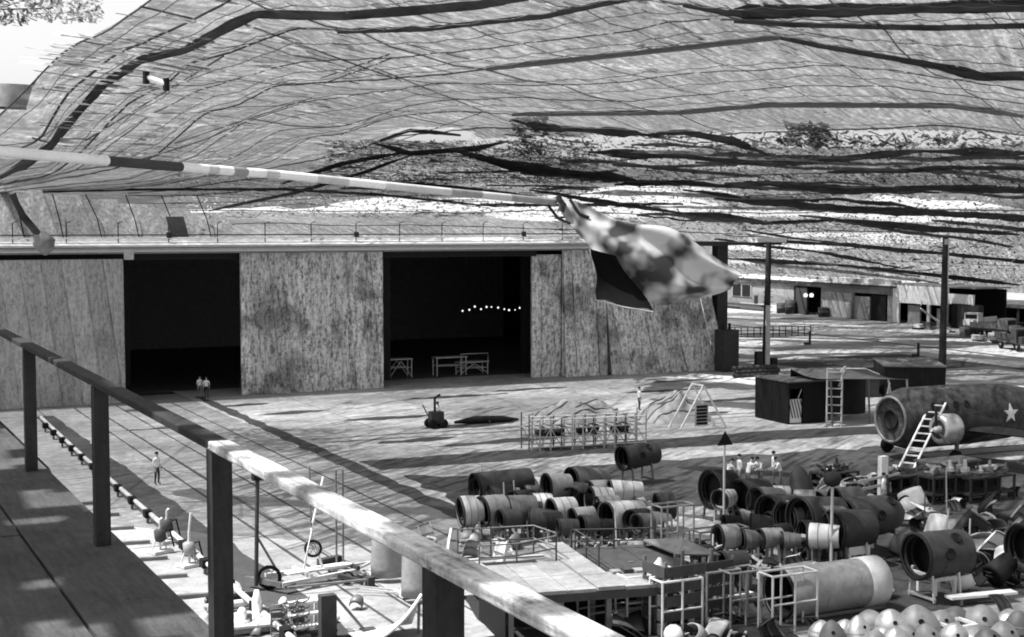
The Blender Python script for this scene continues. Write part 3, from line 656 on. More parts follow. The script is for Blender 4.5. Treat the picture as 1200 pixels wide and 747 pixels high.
# ------------------------------------------------------------------ people
def person_mesh(pose, trous):
    H = 1.0
    J = {}
    def j(n, p, r): J[n] = (Vector(p), r)
    lean = {'stand': 0.0, 'walk': .06, 'bend': .42}[pose]
    def up(z, x=0, y=0):
        h = z - .93; return (x, y - math.sin(lean) * h, .93 + math.cos(lean) * h)   # faces -Y
    j('pelvis', (0, 0, .95), (.15, .11)); j('waist', up(1.10), (.135, .10)); j('chest', up(1.32), (.165, .115)); j('neckb', up(1.46), (.075, .07)); j('neck', up(1.52), (.055, .055))
    j('head1', up(1.60, 0, -.01), (.075, .09)); j('head2', up(1.70, 0, -.01), (.078, .095)); j('head3', up(1.755), (.05, .06))
    j('nose', up(1.625, 0, -.115), (.014, .016))
    st = {'stand': (.02, -.02), 'walk': (.30, -.26), 'bend': (.08, -.10)}[pose]
    ed = [('pelvis','waist'),('waist','chest'),('chest','neckb'),('neckb','neck'),('neck','head1'),('head1','head2'),('head2','head3'),('head1','nose')]
    for s, off in ((1, st[0]), (-1, st[1])):
        t = 'L' if s > 0 else 'R'
        j('hip'+t, (.10*s, 0, .88), (.095, .095)); j('knee'+t, (.105*s, -off*.55 - .03, .49), (.06, .06)); j('ank'+t, (.11*s, -off + .02, .09), (.042, .045)); j('toe'+t, (.13*s, -off - .15, .035), (.04, .03))
        ed += [('pelvis','hip'+t),('hip'+t,'knee'+t),('knee'+t,'ank'+t),('ank'+t,'toe'+t)]
        sh = up(1.42, .19*s)
        sw = -off * .6
        if pose == 'bend': el = (sh[0] + .05*s, sh[1] - .14, sh[2] - .24); wr = (sh[0] - .02*s, sh[1] - .36, sh[2] - .30)
        else: el = (sh[0] + .05*s, sh[1] - sw*.4 + .03, sh[2] - .28); wr = (sh[0] + .05*s, sh[1] - sw*.9 - .06, sh[2] - .52)
        j('sh'+t, sh, (.062, .06)); j('el'+t, el, (.042, .042)); j('wr'+t, wr, (.028, .03))
        d = (Vector(wr) - Vector(el)).normalized(); pm = Vector(wr) + d * .07
        j('palm'+t, pm, (.038, .018)); ed += [('chest','sh'+t),('sh'+t,'el'+t),('el'+t,'wr'+t),('wr'+t,'palm'+t)]
        side = Vector((0, 1, 0)) if abs(d.y) < .7 else Vector((1, 0, 0))
        for q, (o_, L) in enumerate(((-.030, .07), (-.010, .085), (.011, .08), (.030, .06))):
            k = pm + side * o_ + d * .035; e1 = k + d * L * .5; e2 = k + d * L + Vector((-s * .02, 0, 0))
            j(f'k{q}'+t, k, (.010, .010)); j(f'f{q}'+t, e1, (.009, .009)); j(f'g{q}'+t, e2, (.007, .007))
            ed += [('palm'+t, f'k{q}'+t), (f'k{q}'+t, f'f{q}'+t), (f'f{q}'+t, f'g{q}'+t)]
        th = pm - d * .03 + side * -.045; j('th'+t, th, (.011, .011)); j('tt'+t, th + d * .05 - side * .012, (.009, .009)); ed += [('palm'+t, 'th'+t), ('th'+t, 'tt'+t)]
    names = list(J); me = bpy.data.meshes.new('sk'); me.from_pydata([J[n][0] for n in names], [(names.index(a), names.index(b)) for a, b in ed], [])
    o = bpy.data.objects.new('sk', me); COL.objects.link(o)
    m = o.modifiers.new('s', 'SKIN'); m.use_smooth_shade = True
    for i, n in enumerate(names):
        sv = me.skin_vertices[0].data[i]; sv.radius = J[n][1]; sv.use_root = (n == 'pelvis')
    ss = o.modifiers.new('u', 'SUBSURF'); ss.levels = 1; ss.render_levels = 1
    dg = bpy.context.evaluated_depsgraph_get(); res = bpy.data.meshes.new_from_object(o.evaluated_get(dg)); bpy.data.objects.remove(o)
    res.name = 'body'; res.materials.clear()
    for mm in (SKIN, SHIRT, trous, SHOE): res.materials.append(mm)
    nk, = [J['neckb'][0]]; ax = (J['neckb'][0] - J['waist'][0]).normalized()
    for p in res.polygons:
        c = p.center; hz = (c - J['neckb'][0]).dot(ax)
        arm = min((c - J['wr'+t][0]).length for t in 'LR'); pal = min((c - J['palm'+t][0]).length for t in 'LR'); elb = min((c - (J['el'+t][0] + J['wr'+t][0]) / 2).length for t in 'LR')
        if pal < .17 or arm < .10 or elb < .09: p.material_index = 0
        elif hz > .03: p.material_index = 0
        elif c.z < .10: p.material_index = 3
        elif c.z < .97 and (c.xy.length < .5): p.material_index = 2 if (c - J['waist'][0]).dot(ax) < -.08 else 1
        else: p.material_index = 1
        p.use_smooth = True
    hd = (J['head2'][0], ax)
    hair = MB(); M = Matrix.Translation(J['head2'][0] + ax * .005 + Vector((0, .012, 0))) @ ax.to_track_quat('X', 'Y').to_matrix().to_4x4()
    hair.lathe([(-.03, .098), (.02, .104), (.06, .09), (.088, .055), (.10, 0.0)], M, 12)
    return res, hair.mesh('hair', HAIR)
PM = {}
def person(px, py, pose, label, rz, trous=None, z=0.0, scale=1.0, hat=False):
    trous = trous or TROUS; key = (pose, trous.name)
    if key not in PM: PM[key] = person_mesh(pose, trous)
    t = thing('person', label, 'person', at_z(px, py, z), rz); t.scale = (scale,) * 3
    for nm, me in zip(('body', 'hair'), PM[key]):
        o = bpy.data.objects.new(nm, me); COL.objects.link(o); o.parent = t
    return t
person(184, 568, 'stand', 'man in white shirt and dark trousers standing alone on the open left apron', R(30), TROUS)
person(234, 466, 'walk', 'left one of two people in white walking out of the dark left doorway', R(10), GTROUS)
person(242, 467, 'walk', 'right one of two people in white walking out of the dark left doorway', R(-15), TROUS)
person(749, 481, 'stand', 'worker standing at the right end of the lattice trestle by the pale heap', R(80), TROUS)
person(516, 499, 'bend', 'worker bending over the small machine in front of the hangar', R(-60), TROUS)
for (x, y, pose, lab, rz, sc) in [(866, 571, 'stand', 'white-shirted worker standing behind the sections beside the triangular sign pole', -100, 1.0), (906, 569, 'stand', 'tallest white-shirted worker standing among the sections, dark hair', 60, 1.05), (891, 572, 'bend', 'white-shirted worker bent just left of the tall standing one', -70, 1.0),
    (852, 576, 'bend', 'worker bending at the leftmost dark section by the sign pole', 90, 1.0), (915, 573, 'bend', 'worker in white stooping just behind the upright dark dome', -110, 1.0), (876, 574, 'bend', 'stooping worker in white between the sign pole and the tallest worker', 100, 1.0)]:
    person(x, y, pose, lab, R(rz), GTROUS, 0, sc)
person(1035, 596, 'stand', 'worker in white beside the tall pale post near the dark racks', R(40), GTROUS)

# ------------------------------------------------------------------ aircraft sections
def section(px, yb, dia, ln, tone, label, taper=.75, win=0, rz=0.0, nose=False, stand=True, rim='dark', tail=None, group='aircraft sections parked on the apron', cat='aircraft section', band=None):
    p = at_z(px, yb); s = mpp(px, yb); r = dia * s / 2 * (.93 if stand else 1); L = ln * s / .86
    hz = (random.uniform(.4, .8) if stand else .02) + r
    t = thing('fuselage_section', label, cat, p, rz, group)
    if group != 'aircraft sections parked on the apron' or dia < 45: rz = rz * 1.6 + random.uniform(-.15, .15); t.rotation_euler = (0, random.uniform(-.10, .05), rz)
    T = Matrix.Translation((0, 0, hz)); m = TONE[tone]
    prof = []
    for k in range(9):
        u = k / 8; rr = r * (1 - (1 - taper) * u ** 1.4)
        if nose and u > .55: rr *= math.sqrt(max(0.02, 1 - ((u - .55) / .46) ** 2))
        prof.append((u * L, rr))
    MB().lathe([(.02, r * .93), (0, r * .96), (0, r)] + prof[1:], T, 24).build('skin', m, t)
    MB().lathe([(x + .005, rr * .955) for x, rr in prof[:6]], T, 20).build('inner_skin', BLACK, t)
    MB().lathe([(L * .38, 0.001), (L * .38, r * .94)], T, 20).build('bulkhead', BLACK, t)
    fr = MB()
    for k in (.06, .2): fr.lathe([(L*k, r*.95), (L*k, r*.80), (L*k+.04, r*.80), (L*k+.04, r*.95)], T, 20)
    fr.build('frame_ring', DARK, t)
    ri = MB().lathe([(-.02, r * .93), (-.02, r * 1.02), (.07, r * 1.02), (.07, r * .99)], T, 24).build('rim', TONE[rim], t)
    if not nose:
        MB().lathe([(L * .985, 0.001), (L * .985, prof[-1][1] * .99)], T, 20).build('end_plate', CHAR, t)
    for k in (.35, .68):
        rr = r * (1 - (1 - taper) * k ** 1.4)
        if not (nose and k > .55): MB().lathe([(L*k - .02, rr * .99), (L*k - .02, rr + .012), (L*k + .02, rr + .012), (L*k + .02, rr * .99)], T, 24).build('skin_joint', GREY if tone in ('light','white','alu') else TONE[tone], t)
    if band: 
        k0, k1, tb = band; MB().lathe([(L*k0, r*.9), (L*k0, r*1.012), (L*k1, r*1.012), (L*k1, r*.9)], T, 24).build('paint_band', TONE[tb], t)
    for q in range(win):
        a = R(-118 - 0) if q % 2 == 0 else R(-160); k = .42 + .25 * (q % 2 == 0) - .1 * (q // 2)
        rr = r * (1 - (1 - taper) * k ** 1.4) * 1.005
        a = math.pi + R(52 - 40 * (q % 2)) ; nrm = Vector((0, math.cos(a), -math.sin(a)))
        M = T @ Matrix.Translation(Vector((L * k, 0, 0)) + Vector((0, math.cos(a), -math.sin(a))) * rr) @ nrm.to_track_quat('X', 'Z').to_matrix().to_4x4()
        MB().lathe([(-.05, r*.26), (.035, r*.26), (.035, r*.20), (.02, r*.19), (.02, 0.001)], M, 14).build('window', GLASS, t)
    if stand:
        for k in (.15, .72):
            rr = r * (1 - (1 - taper) * k ** 1.4); b = MB()
            for sy in (-1, 1): b.beam((L*k, sy*r*.8, 0), (L*k, sy*r*.62, hz - rr*.55), .08, .08)
            b.beam((L*k, -r*.85, .12), (L*k, r*.85, .12), .09, .09); b.beam((L*k, -r*.68, hz - rr*.8), (L*k, r*.68, hz - rr*.8), .09, .16)
            b.build('cradle', STEEL if random.random() < .6 else LIGHT, t)
    else:
        b = MB()
        for sy in (-1, 1): b.beam((0, sy*r*.5, .06), (L, sy*r*.5, .06), .1, .12)
        b.build('skid', STEEL, t)
    return t
A = 'cluster of sections left of the sign pole'
for row in [
 (558, 604, 38, 62, 'char', 'long dark tapering section at the back left of the middle cluster', .8),
 (577, 612, 30, 30, 'light', 'short pale section with dark mouth just in front of the long back-left one', .9),
 (610, 600, 30, 24, 'light', 'pale section with narrow dark mouth behind the middle cluster', .85),
 (640, 606, 36, 26, 'grey', 'grey section third along the back row of the middle cluster', .8),
 (668, 596, 36, 42, 'olive', 'dull section with tall black mouth at the back of the middle cluster', .7),
 (690, 604, 30, 30, 'grey', 'grey section with a white patch inside in the back row', .75),
 (714, 606, 28, 34, 'light', 'pale section at the right end of the back row of the middle cluster', .7),
 (542, 632, 40, 22, 'light', 'small pale hooded section at the far left of the middle cluster', .85),
 (567, 634, 40, 26, 'grey', 'grey section beside the hooded one at the left', .85),
 (597, 630, 42, 30, 'olive', 'dull dark-mouthed section in the middle of the cluster', .8),
 (622, 620, 28, 22, 'white', 'small white section squeezed in the middle of the cluster', .85),
 (648, 628, 34, 26, 'light', 'pale section with round black mouth in the middle row', .8),
 (673, 634, 26, 24, 'grey', 'small grey section low in the middle row', .8),
 (689, 618, 34, 24, 'white', 'white-bodied section with dark mouth right of centre', .85),
 (711, 634, 38, 44, 'light', 'large pale section at the right of the middle row', .7),
 (742, 632, 26, 44, 'light', 'pale pointed section tapering to the right', .35),
 (680, 644, 26, 18, 'char', 'small dark ring section lowest in the middle cluster', .9),
 (698, 642, 24, 18, 'dark', 'small black ring section beside the lowest one', .9),
 (585, 640, 26, 22, 'char', 'dark squat section behind the platform rail', .85),
 (770, 622, 34, 18, 'char', 'short dark barrel standing apart at the right of the middle cluster', .98)]:
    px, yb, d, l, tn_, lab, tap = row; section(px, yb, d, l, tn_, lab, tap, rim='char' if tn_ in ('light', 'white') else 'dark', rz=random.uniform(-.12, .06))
section(730, 568, 32, 42, 'char', 'dark windowed section on a stand standing apart behind the middle cluster', .82, 2)
for row in [
 (832, 612, 50, 26, 'dark', 'black open section leftmost of the right cluster next to the sign pole', .9),
 (866, 616, 46, 34, 'char', 'dark section with arched mouth second in the right cluster', .85),
 (884, 622, 42, 30, 'olive', 'dull section with double rim behind the front row', .85),
 (899, 640, 50, 36, 'char', 'dark section with arched mouth in the middle of the right cluster', .85),
 (918, 648, 46, 34, 'grey', 'grey section behind the big arched one', .85),
 (936, 656, 58, 50, 'char', 'big dark section with tall arched mouth facing left', .8),
 (958, 658, 50, 30, 'olive', 'dull section hidden behind the thin pole', .85),
 (975, 664, 52, 44, 'char', 'dark open section at the front, right of the thin pole', .85),
 (812, 676, 28, 20, 'dark', 'small black ring section near the platform edge', .9),
 (845, 690, 34, 28, 'char', 'small dark section standing at the left end of the pale cylinder', .9),
 (1195, 690, 62, 40, 'dark', 'black section cut off by the right edge', .9)]:
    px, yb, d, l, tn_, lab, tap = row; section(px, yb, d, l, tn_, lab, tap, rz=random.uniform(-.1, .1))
section(988, 652, 52, 76, 'char', 'large dark fuselage body with two round windows and blunt rounded end', .95, 2, nose=True)
section(1072, 703, 60, 58, 'char', 'large dark barrel with two round windows on a white stand', .95, 2, rz=-.05)
section(912, 726, 60, 126, 'grey', 'longest pale cylinder lying across the front with a white end band', .96, 0, stand=False, band=(.80, .995, 'light'))
def dome(px, yb, dia, hh, tone, label, holes=1, cat='nose cone', base=0.0, tilt=(0,0), grp='domed nose cones'):
    p = at_z(px, yb); s = mpp(px, yb); r = dia * s / 2 * (.86 if holes >= 0 and grp == 'domed nose cones' else 1); h = hh * s * .9
    t = thing('nose_cone', label, cat, p + Vector((0, 0, base)), random.uniform(-.4, .4), grp); t.rotation_euler = (tilt[0], tilt[1], t.rotation_euler.z)
    prof = [(h * (1 - math.cos(u * math.pi / 2)) if False else h * u, r * (1 - u ** 1.9) ** .66) for u in [0, .15, .3, .45, .6, .73, .84, .92, .97, 1]]
    prof[-1] = (h, 0.001); tone = {'light': 'grey', 'white': 'light', 'grey': 'olive'}.get(tone, tone) if grp == 'domed nose cones' else tone
    M = Matrix.Rotation(R(-90), 4, 'Y')
    MB().lathe([(.0, r * .95), (-.02, r * 1.03), (.05, r * 1.03)] + prof[1:], M, 24).build('shell', TONE[tone], t)
    MB().lathe([(h * .3, r * (1 - .3 ** 1.9) ** .66 + .004), (h * .3 + .02, r * (1 - .32 ** 1.9) ** .66 + .01), (h * .34, r * (1 - .34 ** 1.9) ** .66 + .004)], M, 24).build('seam', GREY, t)
    for k in range(holes):
        u = .58 - .28 * k; rr = r * (1 - u ** 1.9) ** .66; a = R(-105 + 0 * k)
        u2 = u + .02; r2 = r * (1 - u2 ** 1.9) ** .66
        ps = Vector((math.cos(a) * rr, math.sin(a) * rr, h * u)); nr = Vector((math.cos(a) * h * .02, math.sin(a) * h * .02, (rr - r2))).normalized()
        MM = Matrix.Translation(ps - nr * .03) @ nr.to_track_quat('X', 'Z').to_matrix().to_4x4()
        MB().lathe([(0, r*.12), (.05, r*.12), (.05, r*.085), (.035, r*.08), (.035, .001)], MM, 12).build('port', BLACK, t)
    return t
for row in [(977, 757, 42, 34, 'grey', 'pale nose cone at the left end of the front row, one port', 1), (1006, 752, 38, 34, 'alu', 'second nose cone from the left in the front row', 1), (1024, 764, 44, 30, 'light', 'nose cone cut off by the lower edge, two ports', 2), (1020, 734, 46, 22, 'light', 'flattest pale cone behind the left of the front row', 0), (1044, 738, 50, 28, 'alu', 'rounded cone with one port behind and left of the two-port one', 1),
 (1076, 742, 64, 38, 'light', 'largest domed cone with two black ports one above the other', 2), (1103, 738, 46, 26, 'light', 'low cone with a single port right of the largest two-port dome', 1), (1120, 730, 44, 22, 'grey', 'dull grey cone behind the single-port one', 0), (1150, 733, 54, 28, 'light', 'bright white cone, the lightest of all, on the right', 1), (1176, 752, 44, 28, 'light', 'pale cone at the right end by the lower corner', 1), (1140, 748, 46, 14, 'alu', 'shallow upturned dish below the white cone', 0), (1192, 742, 40, 30, 'grey', 'grey cone at the far right edge', 0), (1050, 760, 46, 30, 'alu', 'cone at the bottom edge left of the largest dome', 1)]:
    dome(*row, tilt=(R(random.uniform(-8, 10)), R(random.uniform(-8, 8))))
dome(936, 592, 40, 52, 'char', 'tall upright dark dome standing among the workers', 0, 'nacelle cover', grp='upright domes'); dome(884, 590, 28, 34, 'olive', 'smaller dull dome left of the tall dark one', 0, 'nacelle cover', grp='upright domes')
for (px, yb, d, h, tn_, lab) in [(1040, 698, 20, 20, 'grey', 'small grey upturned bullet shape on the white ledge')]: dome(px, yb, d, h, tn_, lab, 0, 'spinner', .2, grp='spinners')
# curved panels (cowlings) lying about or standing on end
def cowl(px, yb, wd, hh, tone, label, rz=0.0, arc=150, rx=0.0, ry=0.0, z=0.0, ribs=True, group='loose curved cowling panels', cat='cowling panel'):
    p = at_z(px, yb, z); s = mpp(px, yb, z); r = wd * s / 2; h = hh * s
    t = thing('cowling_panel', label, cat, p, 0, group); t.rotation_euler = (rx, ry, rz)
    M = Matrix.Rotation(R(-90), 4, 'Y')          # axis up
    a0 = math.pi - R(arc) / 2 + math.pi * .5; a1 = a0 + R(arc)
    o = MB().lathe([(h * u, r * (1 - .12 * u * u)) for u in (0, .2, .4, .6, .8, 1)], M, 14, a0=a0, a1=a1).build('skin', TONE[tone], t); solid(o, .03, 0)
    if ribs:
        b = MB()
        for u in (.03, .5, .97): b.lathe([(h*u-.03, r*.97*(1-.12*u*u)), (h*u-.03, r*.88*(1-.12*u*u)), (h*u+.03, r*.88*(1-.12*u*u)), (h*u+.03, r*.97*(1-.12*u*u))], M, 14, a0=a0, a1=a1)
        b.build('rib', STEEL, t)
    return t
cowl(454, 674, 38, 56, 'grey', 'tall curved panel standing on end behind the railing, left of a pair', -1.4, 230, z=.2); cowl(492, 697, 44, 66, 'grey', 'taller curved panel on end behind the railing, right of a pair', -1.3, 230, z=.2)
for (px, yb, sz) in [(452, 674, 1.0), (490, 697, 1.1)]:
    p = at_z(px, yb); t = thing('hand_dolly', 'pale tow dolly under the ' + ('left' if px < 470 else 'right') + ' of the two tall curved panels', 'dolly', p, 0, 'panel dollies')
    MB().box((0, 0, .12), (1.5 * sz, 1.0, .14)).build('bed', LIGHT, t); MB().beam((-.5, -.3, .14), (-2.0, .9, .25), .06, .06).beam((-.5, .3, .14), (-2.1, 1.4, .25), .06, .06).build('tow_bar', LIGHT, t)
    for sx in (-1, 1):
        for sy in (-1, 1): MB().lathe([(-.04, 0.01), (-.04, .1), (.04, .1), (.04, .01)], Matrix.Translation((sx*.6, sy*.45, .1)) @ Matrix.Rotation(R(90), 4, 'Z'), 10).build('wheel', BLACK, t)
for (px, yb, w_, h_, tn_, lab, rz, rx) in [(502, 640, 22, 26, 'light', 'leaning pale scoop just behind the top rail', .6, -.3), (536, 650, 26, 30, 'white', 'white hoop panel left of the platform rail', 2.2, .2), (575, 664, 30, 34, 'light', 'tall pale cone-like cowl beside the platform', 0, .0), (552, 655, 22, 20, 'grey', 'grey cowl behind the tall pale one beside the platform', 1.0, .2),
    (985, 600, 36, 34, 'white', 'white cowl half at the left of the pale heap', .5, -.5), (962, 590, 26, 28, 'light', 'pale cowl leaning at the back of the heap', 1.5, .5), (1000, 585, 28, 22, 'grey', 'grey cowl under the pale one at the back', 2.8, .6), (1016, 606, 34, 30, 'white', 'large white cowl lying on its side before the tall post', -.8, 1.1), (1045, 592, 24, 28, 'light', 'rounded pale cowl right of the tall post', 2, .4), (1003, 575, 34, 14, 'white', 'flat white sheet lying behind the heap', .4, 1.3),
    (1030, 618, 22, 16, 'light', 'pale scrap resting on the dark fuselage body', 1, .8), (1062, 612, 26, 18, 'light', 'pale curved sheet by the rack corner', .3, 1.0), (1075, 598, 34, 24, 'light', 'rounded pale hood right of the tall post', 3.6, .5), (1082, 616, 28, 20, 'white', 'white torn sheet in front of the hood', 1.2, 1.0), (1100, 640, 40, 34, 'light', 'pale ribbed fairing standing in the scrap yard', 2.5, .4), (1128, 640, 40, 40, 'char', 'dark hollow cowl among the scrap', 1.5, .5), (1146, 620, 30, 16, 'white', 'white strip cowl leaning in the scrap', .2, .9), (1166, 632, 40, 22, 'light', 'long pale trough in the scrap at right', 2.0, 1.1), (1158, 660, 38, 36, 'white', 'bright bent cowl with dark hollow near the right edge', .9, .6), (1188, 640, 36, 30, 'alu', 'metal cowl at the right edge of the scrap', 1.4, .7), (1180, 668, 30, 26, 'white', 'white curled panel low at the right edge', 2.6, .8), (1140, 668, 46, 10, 'white', 'flat white tray on the ground before the bent cowl', .1, 1.35), (1112, 600, 26, 12, 'light', 'small light panel below the racks', .5, 1.2), (1170, 604, 32, 12, 'light', 'light panel lying on the far side of the scrap', 2.2, 1.3), (1195, 618, 30, 24, 'grey', 'grey cowl at the edge behind the scrap', 1.0, .5),
    (925, 668, 30, 16, 'alu', 'shiny fairing lying before the arched sections', .8, 1.2), (868, 690, 26, 34, 'olive', 'dull upright cowl at the left end of the pale cylinder', .3, .1), (893, 676, 26, 16, 'grey', 'grey pointed scrap left of the shiny fairing', 2, .9), (945, 744, 40, 16, 'char', 'dark hump panel in front of the scaffold', .5, 1.2), (905, 752, 44, 22, 'char', 'dark curved panel at the lower edge left of the cones', 1.6, 1.0), (1165, 722, 50, 16, 'grey', 'grey hump sheet behind the right cones', .4, 1.2)]:
    cowl(px, yb, w_, h_, TONE and tn_, lab, rz, random.choice((130, 160, 190)), rx, random.uniform(-.3, .3))
# flat scrap pieces
for k, (px, yb, w_, d_, rz, tn_, lab) in enumerate([(1075, 606, 50, 6, .2, 'light', 'long pale plank lying across the scrap yard'), (1150, 640, 70, 5, .9, 'light', 'pale pole-like plank leaning through the scrap'), (1010, 570, 60, 5, .1, 'white', 'white board lying behind the heap'), (1022, 702, 50, 14, .05, 'white', 'white ledge board behind the pale cylinder'), (1150, 706, 90, 10, -.15, 'white', 'long white board on the ground behind the cones'), (830, 700, 34, 6, .2, 'white', 'short white board on the dark stand'), (868, 706, 34, 6, .15, 'white', 'second white board right of the short one'), (1160, 552, 40, 6, .1, 'light', 'pale board on the ground under the aeroplane'), (1000, 640, 24, 4, .7, 'grey', 'grey batten leaning by the dark body'), (935, 672, 60, 12, .1, 'grey', 'grey wooden slab under the shiny fairing')]):
    p = at_z(px, yb); s = mpp(px, yb); t = thing('board', lab, 'board', p + Vector((0, 0, .25)), rz, 'loose boards')
    MB().box((0, 0, .04), (w_ * s, d_ * s * 1.5, .09)).build('plank', TONE[tn_], t); [MB().box((sg*w_*s*.35, 0, -.12), (.12, d_*s*1.4, .25)).build('batten', STEEL, t) for sg in (-1, 1)]

# stands
def stand(px, yb, wd, hh, label, tone='white'):
    p = at_z(px, yb); s = mpp(px, yb); W_, H_ = wd * s / .9, hh * s
    t = thing('stand', label, 'stand', p, 0, 'white-topped stands'); m = TONE[tone]
    MB().box((0, 0, H_ * .80), (W_, .12, H_ * .4)).build('front_board', m, t)
    for sx in (-1, 1):
        MB().box((sx * (W_/2 - .06), 0, H_ * .30), (.12, .12, H_ * .6)).build('leg', m, t); MB().box((sx * (W_/2 - .06), .9, H_ * .48), (.12, .12, H_ * .96)).build('leg', m, t)
        MB().box((sx * (W_/2 - .06), .45, H_ * .93), (.1, .8, .1)).build('rail', m, t)
stand(1006, 664, 28, 24, 'white stand under the large two-windowed dark body'); stand(1107, 697, 30, 28, 'white stand before the large dark barrel at right'); stand(938, 655, 18, 22, 'small pale box stand among the arched sections', 'light'); stand(892, 655, 18, 26, 'narrow white stand with bottle-shaped load in the right cluster'); stand(1130, 745, 36, 12, 'low white trestle under the shallow dish', 'white')

# ------------------------------------------------------------------ crates, ladders, aeroplane at right
def crate(px0, px1, yb0, yb1, ht_px, depth, label, tone='black', lid='olive', cat='crate', name='crate'):
    a = at_z(px0, yb0); b = at_z(px1, yb1); s = mpp(px0, yb0); H_ = ht_px * s; d = (b - a); L = d.length; rz = math.atan2(d.y, d.x)
    t = thing(name, label, cat, a, rz)
    n = max(2, int(L / 1.3))
    for i in range(n): MB().box2((i * L / n + .015, 0, .05), ((i + 1) * L / n - .015, .12, H_)).build('front_panel', TONE[tone], t)
    nd = max(2, int(depth / 1.3))
    for i in range(nd):
        MB().box2((0, .13 + i * (depth - .13) / nd, .05), (.12, .11 + (i + 1) * (depth - .13) / nd, H_)).build('side_panel', TONE[tone], t); MB().box2((L - .12, .13 + i * (depth - .13) / nd, .05), (L, .11 + (i + 1) * (depth - .13) / nd, H_)).build('side_panel', TONE[tone], t)
    MB().box2((.0, depth - .1, .05), (L, depth, H_ - .01)).build('back_panel', TONE[tone], t)
    MB().box2((-.06, -.06, H_ + .003), (L + .06, depth + .06, H_ + .12)).build('lid', TONE[lid], t)
    return t, L, H_
cc = at_z(925, 498); Hc = 2.95
t = thing('crate', 'big black panelled crate with a striped panel beside the ladder stand', 'crate', cc, R(-3))
for k in range(4): MB().box2((-.06, .04 + 1.08 * k, .04), (.06, 1.09 + 1.08 * k, Hc)).build('side_panel', BLACK, t)
MB().box2((.07, 0, Hc - .45), (1.12, .1, Hc)).build('front_panel', BLACK, t)
for k in range(2): MB().box2((1.14 + .88 * k, 0, .04), (2.0 + .88 * k, .1, Hc)).build('front_panel', BLACK, t)
MB().box2((2.92, .04, .04), (3.02, 4.36, Hc)).build('side_panel', BLACK, t); MB().box2((.0, 4.3, .04), (2.9, 4.4, Hc - .01)).build('back_panel', BLACK, t); MB().box2((.08, 1.3, .04), (1.1, 1.38, Hc - .1)).build('recess_back', BLACK, t)
MB().box2((.08, .16, .08), (1.10, .24, 1.75)).build('striped_screen', WHITE, t)
for k in range(5): MB().beam((.0 + .24 * k, .14, 1.72), (.36 + .24 * k if k < 4 else 1.08, .14, .42 if k < 4 else 1.3), .03, .11).build('dark_stripe', BLACK, t)
MB().beam((1.05, .1, Hc - .5), (.75, .1, 1.8), .05, .05).build('rope', LIGHT, t)
for k in range(3): MB().box2((-.12 + 1.06 * k, -.06, Hc + .003), (.92 + 1.06 * k, 4.45, Hc + .10)).build('lid_board', OLIVE, t)
t, L, H2 = crate(1036, 1108, 466, 467, 36, 7, 'long black crate with pale lid standing before the right-hand pole', 'black', 'olive')
t, L, H2 = crate(985, 1030, 466, 466, 26, 5, 'lower dark crate behind the canvas lean-to', 'char', 'grey')
for (px, yb, w_, h_, lab, tn_) in [(927, 446, 12, 8, 'small dark box on the ground behind the big crate', 'dark'), (970, 447, 20, 8, 'flat dark chest left of the far boxes', 'char'), (985, 443, 18, 7, 'small dark box behind the flat chest', 'dark'), (1022, 442, 26, 12, 'dark box with pale frame behind the lean-to', 'char')]:
    s = mpp(px, yb); t = thing('box', lab, 'box', at_z(px, yb), .05); MB().box((0, 0, h_*s/2), (w_*s, 1.0, h_*s)).build('body', TONE[tn_], t); MB().box((0, 0, h_*s + .04), (w_*s + .1, 1.1, .07)).build('lid', GREY, t)
# canvas lean-to between the crates
a = at_z(972, 500); t = thing('lean_to', 'dark canvas lean-to with pale props between crate and aeroplane', 'lean-to', a)
o = MB().grid(lambda u, v: (u * 7.0, 4.5 * v, 3.35 - .35 * u - .25 * math.sin(v * math.pi) + .3 * v), 10, 6).build('canvas_roof', OLIVE, t); solid(o, .04)
MB().grid(lambda u, v: (u * 7.0, 4.5 + .1 * math.sin(u * 20), (3.6 - .35 * u) * v), 16, 4).build('back_sheet', DARK, t)
for k, x in enumerate((.1, 3.4, 5.2, 6.9)): MB().beam((x + (.5 if k in (2,) else 0), -.2, 0), (x, .05, 3.3 - .35 * x / 7), .10, .10).build('prop', LIGHT if k > 1 else STEEL, t)
MB().beam((4.2, -.4, 0), (5.3, .0, 2.8), .09, .09).build('brace', LIGHT, t); MB().beam((5.9, -.5, 0), (5.1, 0, 2.4), .09, .09).build('brace', LIGHT, t)
def ladder(p, q, wd, label, tone, nr, parent_extra=None):
    p = Vector(p); q = Vector(q); t = thing('ladder', label, 'ladder', p); d = q - p; side = Vector((d.y, -d.x, 0)).normalized() if d.xy.length > .1 else Vector((1, 0, 0))
    for s in (-1, 1): MB().beam(side * s * wd / 2, d + side * s * wd / 2, .10, .10).build('side_rail', TONE[tone], t)
    for k in range(nr):
        f_ = (k + .6) / nr; MB().beam(d * f_ - side * wd / 2, d * f_ + side * wd / 2, .16, .06).build('rung', TONE[tone], t)
    return t, d, side
a = at_z(972, 499)
t, d, s_ = ladder(a + Vector((.0, -.5, 0)), a + Vector((.25, -.2, 4.0)), 1.0, 'upright pale ladder stand against the dark annex of the crate', 'light', 7)
MB().beam(d + Vector((.5, 0, -.2)), d + Vector((1.4, .6, .05)), .09, .09).beam(d + Vector((1.4, .6, .05)), d + Vector((.6, .3, -1.3)), .09, .09).build('top_bracket', LIGHT, t)
